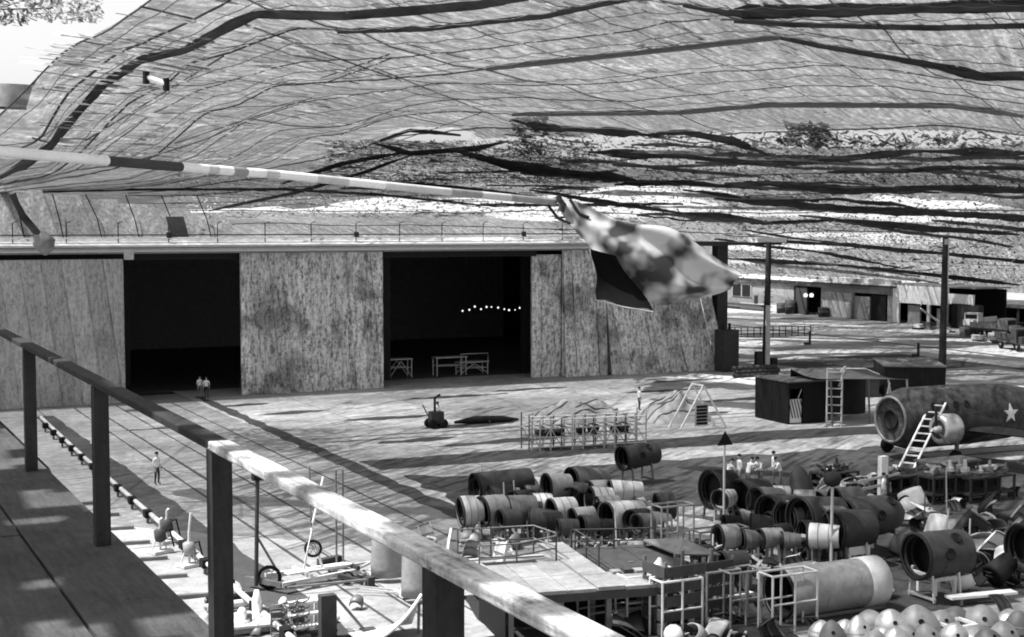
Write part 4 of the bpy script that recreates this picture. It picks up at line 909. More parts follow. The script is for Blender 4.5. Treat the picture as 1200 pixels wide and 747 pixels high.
# twin-engined aeroplane
MOTTLE = paint(0.06, .85, var=.9, scale=1.7, name='mottled_paint')
ap = at_z(1072, 546); s = mpp(1072, 546)
pl = thing('aeroplane', 'large twin-engined aeroplane at the right with a pale engine and a white star', 'aeroplane', ap)
FZ, FR = 2.45, 1.85
T = Matrix.Translation((0, 2.2, FZ))
MB().lathe([(.1, .001), (.12, 1.2), (.05, 1.25), (0, 1.35), (.4, 1.62), (1.2, 1.85), (2.2, FR), (6, FR), (9, 1.7), (12, 1.15), (15, .5), (16.2, .15), (16.3, .001)], T, 28).build('fuselage', MOTTLE, pl)
MB().lathe([(.02, 1.26), (-.06, 1.32), (-.02, 1.42), (.06, 1.40)], T, 24).build('nose_ring', GREY, pl); MB().lathe([(.08, .001), (.08, .5), (.0, .52), (.0, .62), (.09, .64)], T, 20).build('nose_hatch', DARK, pl)
for k, x in enumerate((.9, 1.7)):
    MB().lathe([(x, FR * (.93 if k else .86) + .02), (x + .08, FR * (.94 if k else .88) + .025)], T, 28).build('skin_joint', CHAR, pl)
wing = MB()
def wf(u, v): # chord u, span v
    c = 3.6 - 1.6 * v; x = 1.6 + .9 * v + u * c; th = .22 * math.sin(math.pi * min(1, u ** .6)) * (1 - .5 * v); return x, th
vs = []; NU, NV = 10, 6
for side in (1, -1):
    for v in range(NV + 1):
        for u in range(NU + 1):
            x, th = wf(u / NU, v / NV); vs.append((x, 2.2 - 1.0 - v / NV * 8.0, FZ - .35 + .25 * v / NV + th * side))
n0 = (NU + 1) * (NV + 1); fs = []
for sd in range(2):
    for v in range(NV):
        for u in range(NU):
            i = sd * n0 + v * (NU + 1) + u; fs.append((i, i+1, i+NU+2, i+NU+1))
MB().add(vs, fs, True).build('wing', DARK, pl)
E1 = Matrix.Translation((.6, -1.3, FZ - .2))
MB().lathe([(-.05, .55), (-.1, .72), (.0, .84), (.5, .90), (1.1, .86), (1.15, .8)], E1, 24).build('engine_cowl', ALU, pl)
MB().lathe([(.0, .001), (.0, .70)], E1, 20).build('engine_face', CHAR, pl)
MB().lathe([(1.12, .82), (2.0, .80), (3.5, .55), (4.6, .2), (4.7, .001)], E1, 20).build('nacelle', DARK, pl)
MB().lathe([(-.45, .001), (-.4, .12), (-.2, .22), (.05, .26)], E1, 14).build('propeller_hub', LIGHT, pl)
for k in range(3):
    a_ = R(90 + 120 * k); MB().beam(E1 @ Vector((-.25, .2 * math.cos(a_), .2 * math.sin(a_))), E1 @ Vector((-.25, 1.3 * math.cos(a_), 1.3 * math.sin(a_))), .20, .05).build('propeller_blade', CHAR, pl)
for (x, y) in ((1.9, -1.3), (1.9, 4.6)):
    MB().beam((x, y, .5), (x + .1, y, FZ - .9), .18, .18).build('gear_leg', STEEL, pl); MB().lathe([(-.16, .05), (-.16, .42), (0, .5), (.16, .42), (.16, .05)], Matrix.Translation((x, y, .5)) @ Matrix.Rotation(R(90), 4, 'Z'), 16).build('wheel', BLACK, pl)
MB().add([(13.4, 2.25, FZ + .7), (15.9, 2.25, FZ + .2), (15.9, 2.25, FZ + 2.6), (15.2, 2.25, FZ + 3.1), (14.3, 2.25, FZ + 2.4), (13.4, 2.15, FZ + .7), (15.9, 2.15, FZ + .2), (15.9, 2.15, FZ + 2.6), (15.2, 2.15, FZ + 3.1), (14.3, 2.15, FZ + 2.4)], [(0,1,2,3,4), (9,8,7,6,5), (0,5,6,1), (1,6,7,2), (2,7,8,3), (3,8,9,4), (4,9,5,0)]).build('fin', DARK, pl)
for k in range(4):
    x = 1.9 + .85 * k; nr = Vector((0, -math.cos(R(28)), math.sin(R(28)))); M = T @ Matrix.Translation(Vector((x, 0, 0)) + nr * (FR - .03)) @ nr.to_track_quat('X', 'Z').to_matrix().to_4x4()
    MB().lathe([(0, .24), (.05, .24), (.05, .18), (.04, .17), (.04, .001)], M, 12).build('window', GLASS, pl)
# star on the rear fuselage
sp = at_Y(1181, 484, ap.y + 2.2 - 1.5) - ap; rs = .62; st = []
def fus_r(x):
    pr = [(0, 1.35), (.4, 1.62), (1.2, 1.85), (2.2, FR), (6, FR), (9, 1.7), (12, 1.15), (15, .5), (16.3, .01)]
    for (xa, ra), (xb, rb_) in zip(pr, pr[1:]):
        if x <= xb: return ra + (rb_ - ra) * (x - xa) / (xb - xa)
    return .01
a0_ = math.asin(max(-.9, min(.9, (sp.z - FZ) / fus_r(sp.x))))
def on_f(x, arc, lift):
    r_ = fus_r(x) + lift; an = a0_ + arc / r_; return (x, 2.2 - r_ * math.cos(an), FZ + r_ * math.sin(an))
pts = [(sp.x + (rs if k % 2 == 0 else rs * .4) * math.cos(R(90 + 36 * k)), (rs if k % 2 == 0 else rs * .4) * math.sin(R(90 + 36 * k))) for k in range(10)]
MB().add([on_f(x, a_, .05) for x, a_ in pts] + [on_f(sp.x, 0, .05)] + [on_f(x, a_, -.02) for x, a_ in pts], [(k, (k + 1) % 10, 10) for k in range(10)] + [(k, k + 11, (k + 1) % 10 + 11, (k + 1) % 10) for k in range(10)]).build('white_star', WHITE, pl)
p = at_z(1058, 557); q_ = at_Y(1100, 472, ap.y + .6)
ladder(p, q_, .85, 'pale slanting ladder leaning on the aeroplane fuselage behind the engine', 'white', 10)
trestle('engine_trestle', 'dark trestle with pale cover under the aeroplane engine', at_z(1110, 565).x, at_z(1110, 565).y, 3.4, 1.6, 1.2, STEEL)
# dark racks in front of the aeroplane
for k, (px, yb, w_, h_, lab) in enumerate([(1062, 588, 50, 30, 'left dark rack with pale parts on top, before the aeroplane'), (1112, 590, 44, 32, 'middle dark rack with pale parts on top, before the aeroplane'), (1162, 588, 60, 30, 'right dark rack with parts on top at the right edge'), (985, 572, 44, 18, 'low dark rack of small parts behind the pale heap')]):
    p = at_z(px, yb); s = mpp(px, yb); W_, H_ = w_ * s / .85, h_ * s; t = thing('parts_rack', lab, 'rack', p, 0.0, 'dark parts racks')
    for lv in (.35, .97): MB().box((0, .5, H_ * lv), (W_, 1.2, .1)).build('shelf', CHAR, t)
    for sx in (-.48, -.16, .16, .48):
        for sy in (-.05, 1.05): MB().box((sx * W_, sy, H_ * .5), (.1, .1, H_ * .99)).build('upright', CHAR, t)
    MB().box((0, 1.16, H_ * .5), (W_, .04, H_ * .95)).build('back_sheet', DARK, t)
    for q in range(6):
        x = -W_ * .42 + q * W_ * .165; sz = random.uniform(.3, .6); zb = H_ * .97 + .055
        g = thing('machine_part', f'{random.choice(["pale", "dull", "bright"])} machine part lying on one of the dark racks before the aeroplane', 'machine part', p + Vector((x, random.uniform(.2, .8), zb)), random.uniform(0, 3), 'machine parts on the dark racks')
        g['label'] = ('first', 'second', 'third', 'fourth', 'fifth', 'sixth')[q] + ' machine part from the left on the ' + ('left rack before the aeroplane', 'middle rack before the aeroplane', 'right rack before the aeroplane', 'low rack behind the pale heap')[k]
        b = MB().lathe([(0, .001), (0, sz*.4), (sz*.4, sz*.42), (sz*.45, sz*.2), (sz*1.1, sz*.16), (sz*1.1, .001)], Matrix.Translation((-sz*.4, 0, sz*.42)) @ Matrix.Rotation(random.choice((0, -1.5, -.4)), 4, 'Y'), random.choice((4, 6, 9)), False).build('casing', random.choice((LIGHT, GREY, STEEL, CHAR, ALU)), g); MB().box((0, 0, sz*.08), (sz*.6, sz*.6, sz*.16)).build('foot', STEEL, g)
# ------------------------------------------------------------------ poles and posts
def pole_(px, yb, yt, r, label, lean=0.0, name='utility_pole'):
    p = at_z(px, yb); H_ = (yb - yt) * mpp(px, yb) * 1.0; t = thing(name, label, 'pole', p)
    MB().tube([(0, 0, -.0), (lean * .5, 0, H_ * .5), (lean, 0, H_)], [r * 1.25, r * 1.05, r * .85], 10).build('shaft', POLEWOOD, t); return t, H_
t, H_ = pole_(897, 432, 284, .30, 'tarred timber pole right of the hangar with boxes at its foot', .25)
MB().box((-.75, .1, .85), (.7, .5, 1.7)).build('foot_box', CHAR, t); MB().box((.95, 0, .5), (.6, .5, 1.0)).build('foot_box', DARK, t); MB().box((.0, -.32, 3.2), (.5, .12, 6.0)).build('pale_sleeve', LIGHT, t)
for k in range(5): MB().box((.2, 0, 5.5 + k * .5), (1.1, .06, .06)).build('step_iron', BLACK, t)
t, H_ = pole_(1104, 437, 279, .30, 'tall dark pole behind the long crate with a pale splice near its top', .1)
MB().tube([(.32, -.05, H_ * .60), (.34, -.05, H_ * .99)], .14, 8).build('splice', LIGHT, t); MB().tube([(.42, 0, H_ * .5), (.44, 0, H_ * .92)], .08, 8).build('conduit', BLACK, t); MB().box((0, -.3, H_ * .97), (.35, .2, .5)).build('pale_cap', LIGHT, t)
p = at_z(848, 622); s = mpp(848, 622); H_ = 115 * s; t = thing('sign_post', 'thin pole carrying a black triangular sign beside the right cluster', 'sign', p)
MB().tube([(0, 0, 0), (0, 0, H_)], .055, 8).build('post', LIGHT, t); MB().add([(-.42, -.07, H_ - .55), (.42, -.07, H_ - .55), (0, -.07, H_ + .1), (-.42, -.02, H_ - .55), (.42, -.02, H_ - .55), (0, -.02, H_ + .1)], [(0,1,2), (5,4,3), (0,3,4,1), (1,4,5,2), (2,5,3,0)]).build('triangle', BLACK, t)
p = at_z(974, 668); s = mpp(974, 668); t = thing('lamp_post', 'thin pale pole topped by a dark round lamp among the sections', 'lamp post', p); H_ = 108 * s
MB().tube([(0, 0, 0), (0, 0, H_)], .06, 8).build('post', LIGHT, t); MB().lathe([(-.3, .01), (-.2, .3), (0, .38), (.25, .3), (.35, .05)], Matrix.Translation((0, 0, H_)) @ Matrix.Rotation(R(90), 4, 'Y'), 12).build('lamp_head', DARK, t)
p = at_z(1034, 590); t = thing('white_post', 'broad white post standing behind the pale heap', 'post', p); MB().box((0, 0, 1.2), (.42, .3, 2.4)).build('board', WHITE, t); MB().beam((-1.6, -.1, 1.25), (1.0, -.1, 1.45), .10, .12).beam((-1.9, -.1, .8), (.4, -.1, 1.0), .10, .12).build('cross_bar', LIGHT, t)
for (px, yb, yt, lab) in [(949, 404, 388, 'short dark post on the far open ground, left one'), (1076, 418, 402, 'short dark post on the far open ground, right one')]:
    p = at_z(px, yb, -.05); t = thing('marker_post', lab, 'post', p); h = (yb - yt) * mpp(px, yb); MB().tube([(0, 0, 0), (0, 0, h)], .14, 8).build('post', CHAR, t); MB().box((-.5, 0, .15), (.5, .4, .3)).build('base', CHAR, t)
# ------------------------------------------------------------------ long lattice trestle, pale heap, A-frame
a = at_z(620, 530); b_ = at_z(757, 523); d = b_ - a; L = d.length
t = thing('lattice_trestle', 'long low lattice trestle of pale pipes in the middle of the apron', 'trestle', a, math.atan2(d.y, d.x))
n = 11
for sy in (0, 1.5):
    for z in (.25, .85, 1.4, 1.95): MB().tube([(0, sy, z), (L, sy, z)], .045, 5).build('rail', WHITE if z > 1.8 else LIGHT, t)
    for i in range(n + 1): MB().tube([(L*i/n, sy, 0), (L*i/n, sy, 2.0 + (.3 if i in (0, n) else 0))], .05, 5).build('upright', STEEL if i % 3 == 0 else LIGHT, t)
    for i in range(n): MB().tube([(L*i/n, sy, .25 if i % 2 else 1.4), (L*(i+1)/n, sy, 1.4 if i % 2 else .25)], .035, 5).build('diagonal', LIGHT, t)
for i in range(n + 1): MB().tube([(L*i/n, 0, 1.4), (L*i/n, 1.5, 1.4)], .04, 5).build('cross_tie', LIGHT, t)
for i in range(14):
    sz = random.uniform(.3, .7); x = random.uniform(.6, L - .6)
    g = thing('ingot_part', 'dark casting resting on the long lattice trestle', 'casting', t.matrix_basis @ Vector((x, .75, .9)), 0, 'dark castings on the lattice trestle')
    MB().lathe([(0, .001), (0, sz*.4), (sz*.5, sz*.5), (sz, .2), (sz, .001)], Matrix.Translation((0, 0, sz * .5 - .02)), 9).build('casting', random.choice((CHAR, STEEL, DARK)), g); MB().box((sz*.4, 0, -.04), (sz, 1.3, .06)).build('bearer', STEEL, g)
def heap(px, yb, w_, h_, label, tone, seed, cat='covered load'):
    p = at_z(px, yb); s = mpp(px, yb); W_, H_ = w_ * s, h_ * s; t = thing('covered_load', label, cat, p)
    def fn(u, v):
        x = (u - .5) * W_; y = (v - .2) * 5.0; e = max(0, 1 - abs(2*u - 1) ** 3) * max(0, 1 - abs(2*v - 1) ** 3); q = mnoise.noise(Vector((x * .45, y * .5, seed))) + .5 * mnoise.noise(Vector((x * 1.3, y * 1.2, seed)))
        return (x, y, max(0.0, H_ * e * (.75 + .55 * q)))
    MB().grid(fn, 40, 18, False).build('cover', tone, t)
    for k in range(4):
        v = .15 + .2 * k; MB().tube([Vector(fn(u / 12, v)) + Vector((0, 0, .04)) for u in range(13)], .05, 5).build('lashing', STEEL, t)
    return t
heap(695, 496, 118, 26, 'long pale heap under a cover behind the lattice trestle', TARP, 1); heap(798, 494, 80, 30, 'pale covered heap with bumpy top right of the standing worker', TARP, 4)
p = at_z(824, 503); t = thing('a_frame', 'pale A-frame stand with a dark louvred panel in its middle', 'A-frame', p); HA = 3.0
for s_ in (-1, 1):
    for y in (0, 1.4): MB().beam((s_ * 1.9, y, 0), (0, y, HA), .10, .10).build('leg', WHITE, t)
MB().beam((0, 0, HA), (0, 1.4, HA), .1, .1).build('ridge', WHITE, t); MB().beam((-1.3, 0, 1.0), (1.3, 0, 1.0), .09, .09).build('tie', LIGHT, t)
MB().box((-.2, -.08, 1.0), (1.05, .08, 1.5)).build('louvre_frame', LIGHT, t)
for k in range(6): MB().box((-.2, -.14, .42 + k * .23), (.85, .05, .16)).build('louvre', BLACK, t)
p = at_z(508, 502); t = thing('small_machine', 'small dark wheeled machine on the apron before the hangar', 'machine', p)
MB().box((.2, 0, .75), (.9, .7, .8)).build('engine_box', CHAR, t); MB().tube([(.1, 0, 1.15), (.1, 0, 2.1), (.5, 0, 2.3)], .09, 7).build('stack', DARK, t); MB().beam((-.2, 0, .5), (-.9, -.2, 1.7), .07, .07).build('handle', STEEL, t)
for sx in (-.2, .6):
    for sy in (-.4, .4): MB().lathe([(-.06, .02), (-.06, .32), (.06, .32), (.06, .02)], Matrix.Translation((sx, sy, .33)) @ Matrix.Rotation(R(90), 4, 'Z'), 12).build('wheel', BLACK, t)
t = thing('tarp_bundle', 'low dark bundle lying on the apron right of the small machine', 'bundle', at_z(572, 496)); MB().tube([(-2.6, 0, .2), (-1, .1, .28), (1, -.1, .24), (2.4, 0, .12)], [.1, .28, .25, .08], 8).build('roll', DARK, t); MB().tube([(0, -.3, .1), (0, 0, .55), (0, .3, .1)], .04, 5).build('tie', STEEL, t)
t = thing('tank', 'tall dark tank against the right end of the hangar', 'tank', at_z(857, 436)); MB().box((0, .8, 2.0), (1.7, 1.6, 4.0)).build('shell', CHAR, t)
for x in (-.5, .3): MB().tube([(x, .8, 4.0), (x, .8, 4.6)], .14, 8).build('vent', DARK, t)
t = thing('low_wall', 'low dark sandbag-like wall at the foot of the tank', 'wall', at_z(884, 442))
for k in range(8):
    for j in range(3): MB().lathe([(-.34, .05), (-.28, .2), (.28, .2), (.34, .05)], Matrix.Translation((-2.0 + k * .62 + .25 * (j % 2), .1 * j, .2 + j * .34)), 7).build('sandbag', CHAR, t)
# ------------------------------------------------------------------ raised platform (bottom centre)
PZ = 1.8; PLAT = ground_mat('platform_sheet', .24, .15)
o0 = at_z(640, 694, PZ); PR = math.atan2(-.8, 4.3)
pf = thing('work_platform', 'flat pale work platform on posts with pipe guard rails at its back', 'platform', (o0.x, o0.y, 0), PR)
def pbox(nm, a, b, m, par=None): return MB().box2(a, b).build(nm, m, par or pf)
XL, XR, DA, DB = -1.3, 4.6, 4.2, 2.1
for i in range(3):
    for j in range(2): pbox('deck_sheet', (XL + 3.1*i/3 + .015, DA*j/2 + .015, PZ - .12), (XL + 3.1*(i+1)/3 - .015, DA*(j+1)/2 - .015, PZ + random.uniform(-.006, .006)), PLAT)
for j in range(4): pbox('gangway_board', (1.83, 1.75*j + .01, PZ - .10), (2.8, 1.75*(j+1) - .01, PZ + .035 + random.uniform(-.006, .006)), PLAT)
for i in range(2): pbox('deck_sheet', (2.83 + .9*i, .015, PZ - .12), (2.83 + .9*(i+1) - .02, DB - .2*i, PZ + random.uniform(-.006, .006)), PLAT)
pbox('edge_beam', (XL, .02, PZ - .40), (XR, .16, PZ - .125), CHAR); pbox('edge_beam', (XL, DA - .16, PZ - .40), (1.8, DA - .02, PZ - .125), CHAR)
for x in (XL + .15, .6, 2.3, XR - .15):
    for y in (.3, 2.0, DA - .3): pbox('post', (x - .09, y - .09, 0), (x + .09, y + .09, PZ - .41 if y < 1 else PZ - .13), STEEL)
def rail(parent, pts, h, name='guard_rail', m=STEEL):
    b = MB()
    for f_ in (.55, 1.0): b.tube([Vector(p) + Vector((0, 0, h * f_)) for p in pts], .03, 5)
    for p in pts: b.tube([p, Vector(p) + Vector((0, 0, h))], .035, 5)
    return b.build(name, m, parent)
rail(pf, [(XL + .1, DA + .1, PZ - .3), (.2, DA + .1, PZ - .3), (1.7, DA + .1, PZ - .1)], 1.0); rail(pf, [(XL, DA + 3, PZ - .4), (0, DA + 3, PZ - .4), (1.7, DA + 3, PZ - .4), (1.7, DA + .1, PZ - .1)], 1.1); rail(pf, [(2.85, 5.6, PZ), (2.85, 4.3, PZ), (2.85, 2.9, PZ)], .8, m=CHAR)
rail(pf, [(3.0, 6.5, PZ - .4), (4.6, 6.2, PZ - .4), (6.2, 6.0, PZ - .4)], 1.0, m=CHAR)
for k in range(5): pbox('tarred_board', (2.86 + .7*k, DB + .02, PZ - .25), (2.86 + .7*(k+1) - .03, 6.6, PZ - .16 + .012*(k % 2)), CHAR)
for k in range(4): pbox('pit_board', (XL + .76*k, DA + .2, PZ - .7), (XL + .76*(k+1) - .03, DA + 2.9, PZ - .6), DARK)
MB().tube([(XL + .1, DA + .6, PZ), (-.2, DA + .1, PZ - .5)], .05, 5).tube([(XL, DA + 1.4, PZ - .1), (1.6, DA + 1.4, PZ - .1)], .05, 5).build('loose_pipe', LIGHT, pf)
for k in range(4): pbox('lid', (2.95 + .42*k, DB - .4 - .05*k, PZ + .01), (3.3 + .42*k, DB - .05, PZ + .1 + .05*(k % 2)), CHAR if k % 2 else GREY)
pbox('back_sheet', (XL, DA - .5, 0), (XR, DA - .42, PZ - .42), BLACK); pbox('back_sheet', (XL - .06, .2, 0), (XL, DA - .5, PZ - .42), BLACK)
bl = pf.matrix_basis @ Vector((XR - .35, .7, PZ))
t = thing('bright_bundle', 'pale cloth bundle on the right end of the platform', 'bundle', bl); MB().lathe([(-.3, .03), (-.2, .2), (0, .27), (.25, .2), (.5, .05)], Matrix.Translation((0, 0, .24)) @ Matrix.Rotation(R(-80), 4, 'Y'), 9).build('cloth', LIGHT, t); MB().tube([(-.2, 0, .2), (0, -.27, .22), (.2, 0, .2)], .02, 5).build('tie', GREY, t)
q0, q1, q2, q3 = [pf.matrix_basis @ Vector(v) for v in ((XL, -3, 0), (XR + 4, -3, 0), (XR + 4, 7, 0), (XL, 7, 0))]
ragged('dark_floor', [(v.x, v.y) for v in (q0, q1, q2, q3)], paint(0.03, .8, name='dark_floor_coat'), .02, .3)  # dark ground sheet under and beside the platform
# pipes and lumber in the dark yard beneath/in front of the platform
def pipe_frame(px, yb, L, h, label, m=LIGHT, rz=0, wd=.8):
    t = thing('pipe_frame', label, 'pipe frame', at_z(px, yb), rz, 'pipe frames in the yard')
    for y in (0, wd):
        MB().tube([(0, y, h), (L, y, h)], .045, 6).build('top_rail', m, t); MB().tube([(0, y, h*.5), (L, y, h*.5)], .035, 6).build('mid_rail', m, t)
        for x in (0, L*.5, L): MB().tube([(x, y, 0), (x, y, h)], .045, 6).build('upright', m, t)
    for x in (0, L): MB().tube([(x, 0, h), (x, wd, h)], .04, 6).build('end_tie', m, t)
for a_ in [(690, 742, 3.0, 1.3, 'grey pipe frame in the dark yard below the platform edge', GREY), (735, 738, 2.2, 1.8, 'pale pipe frame with hooked ends right of the grey one', LIGHT), (776, 752, 1.6, 2.0, 'tall pale pipe frame at the lower edge below the platform corner', LIGHT), (828, 735, 1.4, 1.9, 'pale pipe scaffold left of the pale cylinder', GREY), (856, 736, 1.3, 1.9, 'grey pipe scaffold in front of the left end of the cylinder', GREY), (905, 744, 1.9, 2.0, 'white scaffold frame before the middle of the cylinder', LIGHT), (820, 655, 2.5, 1.1, 'dark pipe frame between platform and right cluster', STEEL), (775, 656, 1.6, 2.2, 'pale tall pipe frame at the platform back corner', GREY)]:
    pipe_frame(*a_)
for (px, yb, h, lab) in [(803, 745, 2.6, 'dark slatted bin at the left of the scaffold'), (838, 730, 2.3, 'dark slatted bin between scaffold and cylinder')]:
    t = thing('slatted_bin', lab, 'bin', at_z(px, yb), .05, 'slatted bins')
    for k in range(5): MB().box((0, 0, .25 + k * h / 5.2), (1.6, .08, h / 7)).build('slat', CHAR, t)
    for k in range(5): MB().box((-.85, .65, .25 + k * h / 5.2), (.08, 1.3, h / 7)).build('slat', CHAR, t)
    for sx in (-.8, .8): MB().box((sx, .06, h / 2), (.1, .1, h)).build('post', STEEL, t); MB().box((sx, 1.3, h / 2), (.1, .1, h)).build('post', STEEL, t)
t = thing('dark_canopy', 'dark pitched canopy roof standing right of the platform corner', 'canopy', at_z(818, 706)); 
o = MB().add([(-.9, 0, 1.9), (1.0, 0, 1.7), (1.0, 2.6, 1.8), (-.9, 2.6, 1.95), (.1, 1.2, 2.15)], [(0,1,4), (1,2,4), (2,3,4), (3,0,4)]).build('roof', OLIVE, t); solid(o, .06)
for x, y, z in ((-.8, .1, 1.85), (.9, .1, 1.65), (.9, 2.5, 1.75), (-.8, 2.5, 1.9)): MB().tube([(x, y, 0), (x, y, z)], .06, 6).build('post', STEEL, t)
MB().box2((-.8, 2.4, 0), (.9, 2.46, 1.7)).build('back_sheet', DARK, t)

# ------------------------------------------------------------------ loose scrap: every piece a thing, alike pieces grouped
def scrap(px, yb, sz, kind, tone, label, group):
    tw = dict(light='pale', white='white', alu='shiny', grey='grey', char='dark', dark='black', steel='dull')[tone]; kw = ('curved skin piece', 'small drum with dark mouth', 'bent metal sheet', 'low two-rail frame')[kind]
    label = f'{tw} {kw} {label}'; group = f'{tw} {kw}s, {group}'
    p = at_z(px, yb); rz = random.uniform(0, 6.28); t = thing(('skin_scrap', 'small_drum', 'bent_sheet', 'low_frame')[kind], label, 'scrap part', p, rz, group); m = TONE[tone]; rx = random.uniform(-.5, .5)
    M = Matrix.Translation((0, 0, sz * .32)) @ Matrix.Rotation(rx, 4, 'X') @ Matrix.Rotation(random.uniform(-.6, .6), 4, 'Y')
    if kind == 0:
        a0 = random.uniform(0, 6); o = MB().lathe([(0, sz*.5), (sz*.5, sz*.55), (sz, sz*.42)], M, 10, a0=a0, a1=a0 + random.uniform(2, 4)).build('skin', m, t); solid(o, .03, 0)
        o = MB().lathe([(-.03, sz*.5), (-.03, sz*.42), (.04, sz*.42), (.04, sz*.5)], M, 10, a0=a0, a1=a0 + 2.6).build('flange', STEEL, t)
    elif kind == 1:
        MB().lathe([(0, sz*.30), (sz*.1, sz*.38), (sz*.8, sz*.32), (sz*.8, .001)], M, 12).build('drum', m, t); MB().lathe([(-.02, sz*.31), (-.02, sz*.40), (.05, sz*.40), (.02, sz*.26), (.03, .001)], M, 12).build('mouth', BLACK, t)
    elif kind == 2:
        o = MB().grid(lambda u, v: M @ Vector(((u-.5)*sz*1.6, (v-.5)*sz*.8, .25*sz*math.sin(u*2.6 + v))), 6, 4).build('sheet', m, t); solid(o, .03)
        MB().beam(M @ Vector((-sz*.7, 0, -.02)), M @ Vector((sz*.7, 0, -.02)), .06, .05).build('stiffener', STEEL, t)
    else:
        MB().beam((-sz*.6, 0, .1), (sz*.6, 0, sz*.5), .08, .08).build('side_bar', m, t); MB().beam((-sz*.6, .5, .1), (sz*.6, .5, sz*.5), .08, .08).build('side_bar', m, t)
        MB().beam((-.3, 0, .25), (-.3, .5, .25), .07, .07).build('tie', m, t); MB().beam((.3, 0, .4), (.3, .5, .4), .07, .07).build('tie', m, t)
rng2 = random.Random(21)
for n_, (xa, xb, ya, yb), (s0, s1), tones, lab, grp in [
 (60, (1060, 1198, 570, 690), (.6, 1.3), ('light', 'white', 'alu', 'char', 'grey', 'dark', 'white'), 'lying in the scrap yard at the right edge', 'loose pieces in the scrap yard at right'),
 (34, (955, 1062, 560, 612), (.6, 1.2), ('light', 'white', 'white', 'dark', 'grey'), 'in the heap behind the two-windowed dark body', 'loose pieces in the pale heap'),
 (30, (830, 980, 600, 692), (.4, .9), ('light', 'grey', 'dark', 'white'), 'on the ground before the arched dark sections', 'loose parts before the arched sections'),
 (34, (545, 770, 590, 652), (.35, .8), ('light', 'white', 'dark', 'grey'), 'on the ground before the middle cluster of sections', 'loose parts before the middle cluster'),
 (24, (790, 905, 640, 760), (.4, .9), ('dark', 'char', 'grey', 'light'), 'on the dark ground left of the pale cylinder', 'loose parts left of the pale cylinder'),
 (10, (700, 800, 705, 760), (.4, 1.0), ('grey', 'light', 'char'), 'lying in the dark yard below the work platform', 'loose parts below the platform'),
 (12, (700, 830, 600, 650), (.4, .8), ('light', 'grey', 'dark'), 'lying between the middle and right clusters', 'loose parts between the clusters'),
 (10, (250, 420, 700, 760), (.25, .55), ('light', 'white', 'steel', 'char'), 'lying on the apron near the low truck', 'small fittings near the low truck')]:
    for k in range(n_): scrap(rng2.uniform(xa, xb), rng2.uniform(ya, yb), rng2.uniform(s0, s1), rng2.randrange(4), rng2.choice(tones), lab, grp)

for k in range(44):   # further small sections crowded into the two clusters
    if k < 20: px, yb = 552 + (k * 37) % 200 + random.uniform(-6, 6), 600 + (k * 17) % 46
    else: px, yb = 836 + (k * 41) % 150 + random.uniform(-6, 6), 600 + (k * 23) % 70
    d = random.uniform(20, 34); tq = random.choice(('dark', 'char', 'char', 'olive', 'grey', 'light')); section(px, yb, d, d * random.uniform(.6, 1.1), tq, dict(dark='black', char='dark', olive='dull', grey='grey', light='pale')[tq] + ' small ring-shaped section crowded into the ' + ('middle' if k < 20 else 'right') + ' cluster', random.uniform(.7, .95), 0, random.uniform(-.5, .4), group=tq + ' small sections in the ' + ('middle' if k < 20 else 'right') + ' cluster')
for k, (px, yb) in enumerate([(990, 748), (962, 745), (1060, 752), (1088, 756), (1118, 750), (1158, 756), (1182, 734), (1035, 752)]):
    dome(px, yb, random.uniform(34, 46), random.uniform(20, 30), random.choice(('light', 'alu', 'grey')), ['small cone in the gap between the first two front cones', 'cone leaning at the extreme left of the cone rows', 'cone tucked under the left side of the largest dome', 'low cone before the largest dome', 'cone before the low single-port cone', 'cone before the bright white one', 'cone between the bright white one and the right edge', 'cone before the rounded left one'][k], random.choice((0, 1, 1, 2)), tilt=(R(random.uniform(-14, 14)), R(random.uniform(-14, 14))))

for k in range(14):   # thin rods and staffs sticking up among the sections
    px, yb = rng2.uniform(560, 1190), rng2.uniform(600, 700); t = thing('staff', 'thin upright rod standing among the aircraft sections', 'rod', at_z(px, yb), 0, 'thin rods among the sections'); h = rng2.uniform(1.2, 2.4)
    MB().tube([(0, 0, 0), (rng2.uniform(-.2, .2), 0, h)], .035, 5).build('rod', random.choice((LIGHT, STEEL, WHITE)), t); MB().box((0, 0, .05), (.4, .4, .1)).build('foot', STEEL, t)
# ------------------------------------------------------------------ left yard: tow cart, fittings, edge pipe
p = at_z(372, 690); cart = thing('lifting_cart', 'wheeled lifting cart with a tall mast, braces and tow frame on the left apron', 'cart', p, R(8))
def B(nm, a, b, w_, h_, m): return MB().beam(a, b, w_, h_).build(nm, m, cart)
B('frame_beam', (-1.5, .0, .35), (2.0, .4, .35), .16, .18, LIGHT); B('frame_beam', (-1.4, 1.7, .35), (2.0, 1.5, .35), .16, .18, LIGHT); B('frame_beam', (-1.5, 0, .36), (-2.2, 1.7, .36), .14, .18, STEEL); B('frame_beam', (-1.5, -.2, .3), (1.2, .9, .3), .10, .12, STEEL)
B('cross_beam', (-.2, .1, .5), (-.2, 1.7, .5), .14, .16, LIGHT); B('cross_beam', (1.9, .2, .5), (1.9, 1.7, .5), .14, .16, CHAR); B('deck', (-.9, .8, .55), (1.9, .95, .55), .5, .08, WHITE)
MB().tube([(-2.1, 1.0, .2), (-2.05, 1.0, 2.4), (-2.0, 1.0, 4.3)], .085, 8).build('mast', CHAR, cart); MB().box((-2.0, 1.0, 4.4), (.4, .25, .25)).build('mast_head', BLACK, cart)
MB().tube([(-2.1, 1.0, 2.2), (-1.1, .9, .4)], .05, 6).build('mast_brace', STEEL, cart); MB().tube([(-.2, .8, .5), (.25, 1.0, 2.1), (.65, .8, .5)], .06, 6).build('bipod', WHITE, cart)
